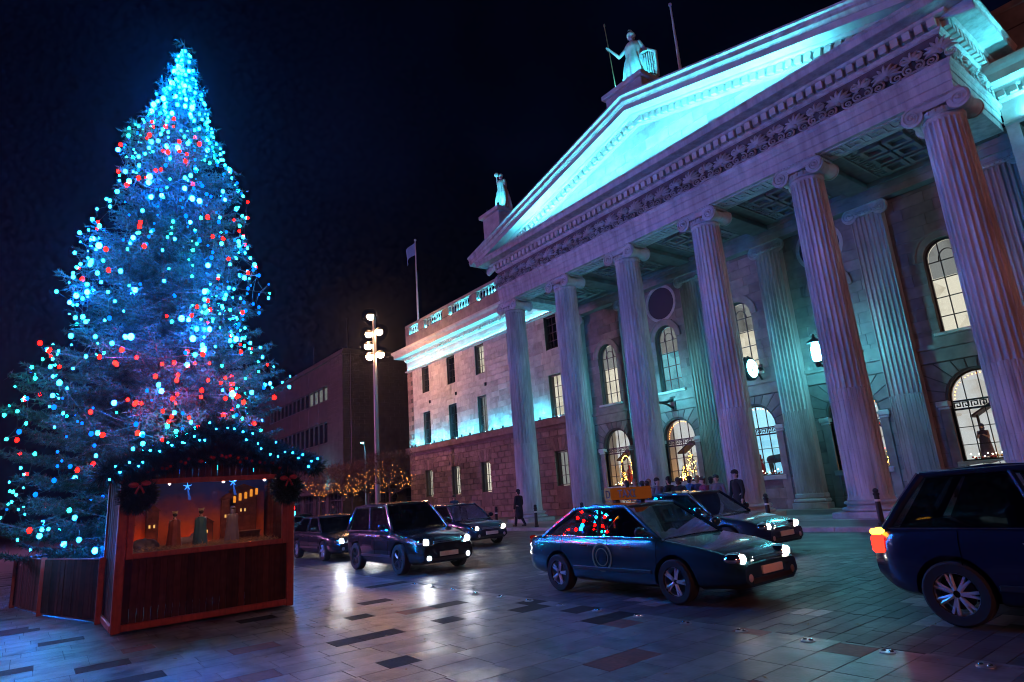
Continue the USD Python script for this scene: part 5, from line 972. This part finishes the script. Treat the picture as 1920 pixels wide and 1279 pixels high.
# dark saloon taxi in the near lane
TX = car('taxi', 'dark teal saloon taxi with lit roof sign standing in the near lane', 9.1, -13.85, paint('teal', (.012, .05, .07)), None, L=4.75, H=1.45, wb=2.62, wr=.315, hood=(1.05, 2.0), roof=(-.95, .25), tail=-1.75, spokes=5, head='head_soft', cat_='taxi')
t = thing('taxi_sign', 'orange illuminated roof sign reading TAXI on the dark teal taxi', 'taxi sign', (8.85, -13.85, 1.475))
part(t, 'box', cb(-.50, .50, -.09, .09, .03, .24, .02), EM('sign_orange', (.9, .20, .04), .13)); part(t, 'end_block', cb(-.51, -.33, -.1, .1, .025, .245, .02), EM('sign_pale', (.75, .5, .45), .14)); part(t, 'foot', cat([cb(-.35, -.25, -.05, .05, -.02, .03, .005), cb(.25, .35, -.05, .05, -.02, .03, .005)]), _m['black_trim'])
txt = lambda x: (lambda m: (np.array(m.vertices), np.array(m.faces)))(meshkit.text_mesh(x, .13, .006, True)); v, f = txt('TAXI'); part(t, 'lettering', (np.stack([v[:, 0]-.16, -.092-v[:, 2], v[:, 1]+.07], 1), f), _m['black_trim']); v, f = txt('D'); part(t, 'lettering', (np.stack([v[:, 0]-.46, -.102-v[:, 2], v[:, 1]+.07], 1), f), M('letter_dark', (.1, .02, .02), .6))
part(TX, 'door_roundel', cat([lathe([(.20, 0), (.23, 0), (.23, .004), (.20, .004)], 32, (-.15, -.905, .62), 'y'), lathe([(.13, 0), (.145, 0), (.145, .004), (.13, .004)], 28, (-.15, -.905, .62), 'y')]), M('roundel', (.16, .17, .08), .5))
# the estate car cut by the right edge
car('estate_car', 'dark blue tall estate car with glowing red tail light at the right edge', 15.27, -13.38, paint('navy', (.012, .022, .05)), None, L=4.45, W=1.84, H=1.68, gz=1.02, wb=2.72, wr=.34, hood=(1.0, 1.9), roof=(-1.55, .2), tail=-2.0, spokes=7, tailm='tail_red', cat_='estate car')
# cars waiting behind with their headlamps on
car('off_road_car', 'black tall car with blazing headlamps waiting beside the plaza edge', .72, -14.12, paint('black', (.010, .012, .016)), None, L=4.5, W=1.86, H=1.74, gz=1.05, wb=2.62, wr=.36, hood=(.85, 1.85), roof=(-1.75, .15), tail=-2.05, spokes=5, rim='rim_dark', head='head_white', fog='head_white')
car('saloon_car', 'dark saloon car with glaring headlamps behind the black tall car', -6.1, -13.55, paint('graphite', (.02, .025, .035)), None, L=4.6, wb=2.65, head='head_flare', spokes=6)
TX2 = car('taxi', 'distant dark taxi with small cyan roof sign at the back of the queue', -12.2, -13.3, paint('slate', (.015, .02, .03)), None, L=4.6, wb=2.65, head='head_soft', spokes=6, cat_='taxi')
t = thing('taxi_sign', 'small glowing cyan roof sign on the distant taxi', 'taxi sign', (-12.2, -13.3, 1.47)); part(t, 'box', cb(-.12, .12, -.35, .35, .03, .22, .03), EM('sign_cyan', (.05, .6, .9), 5.)); part(t, 'foot', cb(-.05, .05, -.2, .2, -.02, .03, .005), _m['black_trim'])
car('hatchback', 'dark blue car in the far lane before the left columns', -4.2, -9.3, paint('midnight', (.012, .016, .04)), None, L=4.3, wb=2.55, H=1.5, roof=(-1.45, .2), tail=-1.95, spokes=6, head='head_soft')
car('saloon_car', 'dark saloon in the far lane behind the taxi and the crowd', 6.6, -8.9, paint('dusk', (.015, .02, .035)), None, L=4.6, wb=2.65, spokes=6, head='head_soft', tailm='tail_red')
car('hatchback', 'dark car parked by the far kerb before the rusticated wing', -12.3, -7.0, paint('ink', (.012, .014, .03)), None, L=4.3, wb=2.55, H=1.5, roof=(-1.45, .2), tail=-1.95, spokes=6, head='lens_off', tailm='lens_off')
car('saloon_car', 'dark car far down the street before the clipped trees', -22, -9.5, paint('night', (.012, .014, .02)), None, L=4.6, wb=2.65, spokes=6, head='head_white')

# ================================================================== people on the footway
def person(x, y, rz, h, label, coat, trousers, hair, legs=STAND, arms=ARMS, long=False, bag=None, hat=None):
    t = thing('person', label, 'person', (x, y, .12), rz, 'people gathered before the columns'); J, k = body_chain(h, legs, arms); s = k['s']
    part(t, 'body', smooth(hulls(J), L=.05), M('skin', (.42, .25, .19), .55), True)
    C = [((*(k['pel']+[0, 0, -.05*s]), .165*s), (*k['ch'], .175*s)), ((*k['ch'], .16*s), (*(k['nk']-[0, 0, .05*s]), .085*s)), ((*(k['ch']+[-.14*s, 0, .085*s]), .09*s), (*(k['ch']+[.14*s, 0, .085*s]), .09*s))]
    for sh, e, w in k['arms']: C += [((*sh, .08*s), (*e, .065*s)), ((*e, .065*s), (*(e+(w-e)*.93), .05*s))]
    if long: C += [((*(k['pel']+[0, 0, -.05*s]), .175*s), (0, 0, .5*s, .19*s))]
    part(t, 'coat', smooth(hulls(C), L=.05), coat, True)
    Tq = []
    for sx, kx, ky, ax, ay in legs:
        hip = k['pel']+np.array([sx*.09, 0, -.04])*s; kn = np.array([sx*.10+kx, ky, .49])*s; an = np.array([sx*.10+ax, ay, .09])*s; Tq += [((*hip, .115*s), (*kn, .076*s)), ((*kn, .076*s), (*an, .062*s))]
        part(t, 'shoe', mm(hulls([((*(an-[0, .03*s, .05*s]), .046*s), (*(an+[0, .16*s, -.055*s]), .04*s))])), M('shoe', (.02, .018, .016), .5), True)
    part(t, 'trousers', smooth(hulls(Tq), L=.05), trousers, True)
    hd = k['hd']; part(t, 'hair', cat([ball(hd+[0, -.025*s, .055*s], .108*s, 2, (1, 1.05, .92)), ball(hd+[0, -.06*s, -.03*s], .085*s, 2, (1, .7, 1.3))]), hair, True)
    if hat is not None: part(t, 'hat', cat([ball(hd+[0, -.01*s, .075*s], .115*s, 2, (1, 1.05, .8)), lathe([(.10*s, .06*s), (.122*s, .05*s), (.122*s, .085*s), (.11*s, .09*s)], 16, hd)]), hat, True)
    if bag is not None: w = k['arms'][1][2]; part(t, 'shopping_bag', cat([cb(w[0]-.05, w[0]+.05, w[1]-.13, w[1]+.15, w[2]-.45, w[2]-.12, .01), tube([(w[0], w[1]-.08, w[2]-.12), (w[0], w[1], w[2]), (w[0], w[1]+.09, w[2]-.12)], .007, 4)]), bag, 30)
cl = lambda n, c: M('cloth_'+n, c, .85, nz=(20, .15))
hb, hk, hf = M('hair_brown', (.045, .025, .015), .7), M('hair_black', (.012, .01, .01), .7), M('hair_fair', (.22, .14, .07), .7)
dk, nv, rd, bl, pb, gy, bg, tl = cl('black', (.012, .012, .015)), cl('navy', (.02, .03, .07)), cl('red', (.35, .02, .02)), cl('blue', (.05, .16, .32)), cl('pale_blue', (.20, .42, .55)), cl('grey', (.16, .13, .15)), cl('burgundy', (.20, .02, .06)), cl('teal', (.03, .14, .18))
white = M('bag_white', (.55, .6, .62), .6)
UPARM = [(-1, (-.24, .10, -.18), (-.14, .32, -.10)), (1, (.26, .02, -.2), (.24, .12, -.43))]
person(3.15, -3.1, 205, 1.70, 'person in a long dark coat with a grey shawl beside the fourth column', gy, dk, hk, long=True)
person(3.75, -2.8, 170, 1.80, 'tall person in a black coat and dark hat against the fourth column', dk, dk, hk, long=True, hat=cl('hat', (.015, .015, .02)))
person(2.65, -3.2, 150, 1.66, 'person in a burgundy coat left of the shawled person', bg, nv, hb, bag=white)
person(2.05, -2.7, 20, 1.72, 'person in bright pale blue trousers walking with white bag', nv, pb, hf, legs=STEP, bag=white)
person(1.45, -2.4, 340, 1.74, 'person in a blue jacket facing the lit tree window', bl, nv, hb, arms=UPARM)
person(.85, -2.9, 10, 1.68, 'person in a dark navy coat holding a paper at the window', nv, dk, hk, arms=UPARM)
person(.35, -2.3, 350, 1.62, 'short person in a teal jacket in the middle of the crowd', tl, dk, hb)
person(-.15, -2.9, 30, 1.73, 'person in a dark coat with white bag left in the crowd', dk, nv, hf, bag=white)
person(-.75, -2.6, 60, 1.68, 'person in a bright red jacket at the left end of the crowd', rd, dk, hb)
person(1.2, -3.3, 90, 1.76, 'person in black striding past the front of the crowd', dk, nv, hk, legs=STEP)
EXTRA = [((.1, -3.3), 80, 'person with pale scarf in the second row of the crowd'), ((.7, -3.4), 250, 'person turning back in the second row of the crowd'), ((1.7, -3.4), 30, 'person close behind the pale blue trousers in the crowd'), ((-.5, -3.3), 200, 'person facing the street left in the crowd'), ((2.35, -2.3), 15, 'person close to the window right of the pale trousers'), ((-1.2, -3.0), 45, 'person at the far left edge of the crowd'), ((-1.7, -2.5), 100, 'person walking into the crowd from the left'), ((.6, -1.9), 0, 'person nearest the lit tree window')]
CW = [(nv, dk, hb), (gy, nv, hk), (dk, dk, hb), (tl, nv, hf), (bg, dk, hk), (dk, nv, hb), (bl, dk, hf), (nv, dk, hk)]
for ((x_, y_), rz_, l_), (c1, c2, c3), h_ in zip(EXTRA, CW, (1.66, 1.75, 1.7, 1.78, 1.64, 1.72, 1.76, 1.69)): person(x_, y_, rz_, h_, l_, c1, c2, c3, arms=UPARM if h_ > 1.71 else ARMS, legs=STEP if h_ > 1.74 else STAND)
person(-8.6, -3.0, 100, 1.75, 'dark lone figure walking before the second column from the left', dk, dk, hk, legs=STEP, long=True)
person(-14.4, -3.2, 260, 1.72, 'lone figure in a dark coat before the rusticated wall', nv, dk, hb, legs=STEP, long=True)
person(-24.5, -3.0, 90, 1.70, 'distant figure near the clipped tree and the building corner', dk, nv, hb, legs=STEP)
person(-33.0, -3.1, 270, 1.74, 'distant figure on the footway by the shop fronts', nv, dk, hk)

# ================================================================== window displays under the arches
YD = YP+.95
def disp_lights(name, label, pts, mat, sz=.022):
    t = thing(name, label, 'fairy lights', pts[0], 0); q = np.asarray(pts, float)-np.asarray(pts[0], float); part(t, 'wire', tube(q, .004, 3), _m['iron']); part(t, 'bulbs', cat([ball(p, sz, 1) for p in q]), _m[mat], kind='stuff')
EM('disp_gold', (1., .40, .06), 26.); EM('disp_white', (1., .8, .55), 10.); EM('disp_amber', (1., .28, .03), 16.); M('hut_dark', (.05, .025, .02), .8); M('fir', (.02, .05, .03), .8)
def mini_tree(x, h, label, seed, red=False):
    q = np.random.default_rng(seed); t = thing('display_tree', label, 'small tree', (x, YD, 1.64)); part(t, 'trunk', tube([(0, 0, 0), (0, 0, h*.9)], [.03, .01], 6), _m['bark'])
    u = q.random(900)**.6; a = q.uniform(0, 2*PI, 900); z = h*(1-u)*.95+.06; R = .34*h*u*q.uniform(.5, 1, 900); P = np.stack([R*np.cos(a), R*np.sin(a), z], 1); D = np.stack([np.cos(a), np.sin(a), .2*np.ones(900)], 1)+q.normal(size=(900, 3))*.5; D /= np.linalg.norm(D, axis=1, keepdims=True)
    part(t, 'foliage', tris_needles(P, D, .12, .02, q), _m['fir']); part(t, 'lights', cat([ball(P[k]*[1.1, 1.1, 1], .026, 0) for k in range(0, 900, 14)]), _m['disp_gold'], kind='stuff')
def mini_hut(x, z, w, label):
    t = thing('display_hut', label, 'display hut', (x, YD, z))
    for s in (-1, 1): part(t, 'roof_slope', (np.array([[0, yy, .55+d] if tt == 0 else [s*w, yy, d] for d in (0, .07) for tt, yy in ((0, -.35), (1, -.35), (1, .35), (0, .35))]), _BQ), _m['hut_dark'])
    for s in (-1, 1): part(t, 'post', cb(s*w*.86-.04, s*w*.86+.04, -.04, .04, 1.64-z, .1, .01), _m['hut_dark'])
def mini_figure(x, h, robe, label, rz=180, light=False):
    t = thing('display_figure', label, 'display figure', (x, YD-.1, 1.66), rz); J, k = body_chain(h, STAND, [(-1, (-.24, .08, -.2), (-.12, .26, -.1)), (1, (.24, .08, -.2), (.12, .26, -.1))]); s = k['s']; part(t, 'figure', smooth(hulls(J), L=.04), M('skin', None), True)
    n = 24; a = np.arange(n)*2*PI/n; V = np.vstack([np.stack([q*s*np.cos(a)*1.1, q*s*np.sin(a)*.9, np.full(n, z*s)], 1) for z, q in ((0, .30), (.5, .25), (1., .20), (1.3, .20), (1.45, .09))]); i, j = np.meshgrid(np.arange(4), np.arange(n), indexing='ij')
    part(t, 'robe', (V, q2t(np.stack([i*n+j, i*n+(j+1) % n, (i+1)*n+(j+1) % n, (i+1)*n+j], -1))), robe, 60); part(t, 'hood', cat([ball(k['hd']+[0, -.03*s, .04*s], .12*s, 2), ball(k['hd']+[0, -.06*s, -.08*s], .11*s, 2)]), robe, True)
def baubles(x0, x1, label, seed, n=18):
    q = np.random.default_rng(seed); t = thing('bauble_row', label, 'baubles', ((x0+x1)/2, YD-.45, 1.64)); c = (x0+x1)/2
    part(t, 'tray', cb(x0-c, x1-c, -.1, .1, 0, .03, .008), _m['hut_dark'])
    for k in range(n): part(t, 'bauble', ball((x0-c+(k+.5)*(x1-x0)/n, q.uniform(-.06, .06), .07+q.uniform(0, .08)), q.uniform(.035, .055), 2), [M('bauble_gold', (.8, .45, .12), .12, metal=1.), M('bauble_silver', (.8, .8, .85), .1, metal=1.), _m['bauble_red']][q.integers(3)], True)
    z = np.linspace(x0-c, x1-c, 14); part(t, 'lights', cat([ball((a, q.uniform(-.08, .05), .12+.16*q.random()), .026, 1) for a in z]), _m['disp_white'], kind='stuff')
mini_hut(9.5, 3.25, .95, 'dark gabled hut roof in the rightmost arched window'); mini_figure(8.75, 1.30, cl('display_plum', (.05, .03, .06)), 'dark robed figure standing in the rightmost arched window'); mini_tree(9.45, .85, 'small gold-lit tree in the rightmost arched window', 3); baubles(8.3, 10.1, 'row of glinting baubles along the rightmost window sill', 1)
mini_hut(4.7, 3.2, .8, 'dark gabled hut roof in the arched window behind the fifth column'); mini_tree(4.0, .9, 'gold-lit small tree left of the fifth column in its window', 4); mini_tree(5.35, .9, 'gold-lit small tree right of the fifth column in its window', 5); baubles(3.7, 5.5, 'row of baubles in the window behind the fifth column', 2)
mini_figure(-.55, 1.0, cl('display_red', (.40, .02, .015)), 'figure in a red robe at the left of the middle arched window'); t = thing('display_deer', 'dark deer figure with antlers in the middle arched window', 'display figure', (.35, YD-.1, 1.64), 0)
J = [((-.35, 0, .75, .2), (.25, 0, .8, .19)), ((.25, 0, .85, .14), (.42, 0, 1.2, .09)), ((.42, 0, 1.22, .09), (.64, 0, 1.16, .05))]+[((a, s*.1, .7, .07), (a+.03, s*.1, 0.02, .035)) for a in (-.38, .26) for s in (-1, 1)]+[((-.45, 0, .85, .05), (-.55, 0, .75, .03))]
part(t, 'body', smooth(hulls(J), L=.05), M('deer', (.05, .035, .03), .8), True)
for s in (-1, 1): part(t, 'antler', cat([tube([(.4, s*.05, 1.3), (.36, s*.18, 1.5), (.42, s*.24, 1.75)], [.018, .014, .006], 5), tube([(.37, s*.16, 1.47), (.5, s*.2, 1.6)], [.012, .005], 4)]), _m['deer'])
baubles(-.9, .9, 'row of baubles along the middle window sill', 3)
mini_tree(-4.75, 1.75, 'tall gold-lit tree in the arched window behind the crowd', 6); mini_tree(-5.25, .9, 'smaller gold-lit tree in the arched window behind the crowd', 7); mini_hut(-4.4, 3.15, .9, 'dark gabled hut roof in the arched window behind the crowd'); lumpy('display_snow_mound', (-4.0, YD, 2.05), (.42, .3, .75), M('snow', (.75, .72, .68), .8), 'white snowy mound in the arched window behind the crowd', 'display', 5); baubles(-5.5, -3.7, 'row of baubles along the sill behind the crowd', 4)
mini_hut(-9.0, 3.15, .9, 'dark gabled hut roof in the leftmost arched window'); mini_figure(-9.2, 1.15, cl('display_red', None), 'figure in a red robe in the leftmost arched window'); mini_tree(-9.75, 1.0, 'small gold-lit tree left of the red figure in the leftmost window', 8); mini_tree(-8.6, .7, 'tiny gold-lit tree right of the red figure in the leftmost window', 9); baubles(-10.1, -8.3, 'row of baubles along the leftmost window sill', 5)
for cx, l in ((-4.6, 'behind the crowd'), (0., 'between the middle columns'), (4.6, 'behind the fifth column'), (9.2, 'at the right end')):
    disp_lights('light_string', 'amber fairy lights edging the arched window ' + l, [(cx+.93*math.cos(a), YP+.36, 3.92+.93*math.sin(a)) for a in np.linspace(.1, PI-.1, 22)], 'disp_amber', .02)
pts = [(-9.2+.42*math.cos(a), YD-.3, 2.65+.75*math.sin(a)) for a in np.linspace(-.4, PI+.4, 34)]; disp_lights('light_string', 'amber fairy lights arched over the red figure in the leftmost window', pts, 'disp_gold')

# ================================================================== bollards and litter
first = None
for i, x in enumerate((-16.2, -13.0, -9.9, -6.7, -3.5, -.3, 5.2, 8.6)):
    l = 'dark iron bollard on the kerb ' + ('before the rusticated wing, leftmost of the row', 'before the rusticated wing, second of the row', 'before the outer left column', 'before the second column from the left', 'between the second and third columns', 'left of the crowd', 'right of the crowd', 'before the fifth column')[i]
    if first is None:
        first = thing('bollard', l, 'bollard', (x, -3.5, .12), 0, 'iron bollards along the kerb'); part(first, 'post', lathe([(.10, 0), (.10, .08), (.075, .1), (.068, .82), (.085, .84), (.085, .88), (.06, .90)], 14), _m['iron'], 40); part(first, 'cap', ball((0, 0, .95), .075, 2), _m['iron'], True); part(first, 'band', lathe([(.07, .66), (.074, .66), (.074, .72), (.07, .72)], 14), _m['plate'])
    else: dup(first, (x, -3.5, .12), 0, l)
q = np.random.default_rng(77); lv = []
for k in range(90):
    x, y = q.uniform(3, 16), q.uniform(-21.5, -14.2); L = q.uniform(.02, .05); a = q.uniform(0, 6.28); c, s_ = math.cos(a), math.sin(a)
    z0 = .004 if y < KERB else -.002
    P = np.array([[-L, 0, 0], [0, -L*.5, .012], [L, 0, .004], [0, L*.5, .010], [0, 0, .016]]); P = np.stack([x+c*P[:, 0]-s_*P[:, 1], y+s_*P[:, 0]+c*P[:, 1], z0+P[:, 2]], 1); lv.append((P, np.array([[0, 1, 4], [1, 2, 4], [2, 3, 4], [3, 0, 4]])))
top('leaf_litter', cat(lv), M('dead_leaf', (.20, .13, .07), .6), 'small dead leaves scattered over the wet paving', 'leaves', kind='stuff')

# ================================================================== damp night air: the glow round the lamps
HZ = usdkit.material(stage, '/World/Looks/haze_air', {'v': ('principled_volume', {'color': (.8, .85, .95), 'density': .0002, 'anisotropy': .88})}, [], volume='v.volume')
top('haze', bx(-125, 62, -62, 45, -1.3, 33), HZ, 'thin damp night air glowing round the lamps', 'haze', kind='stuff')
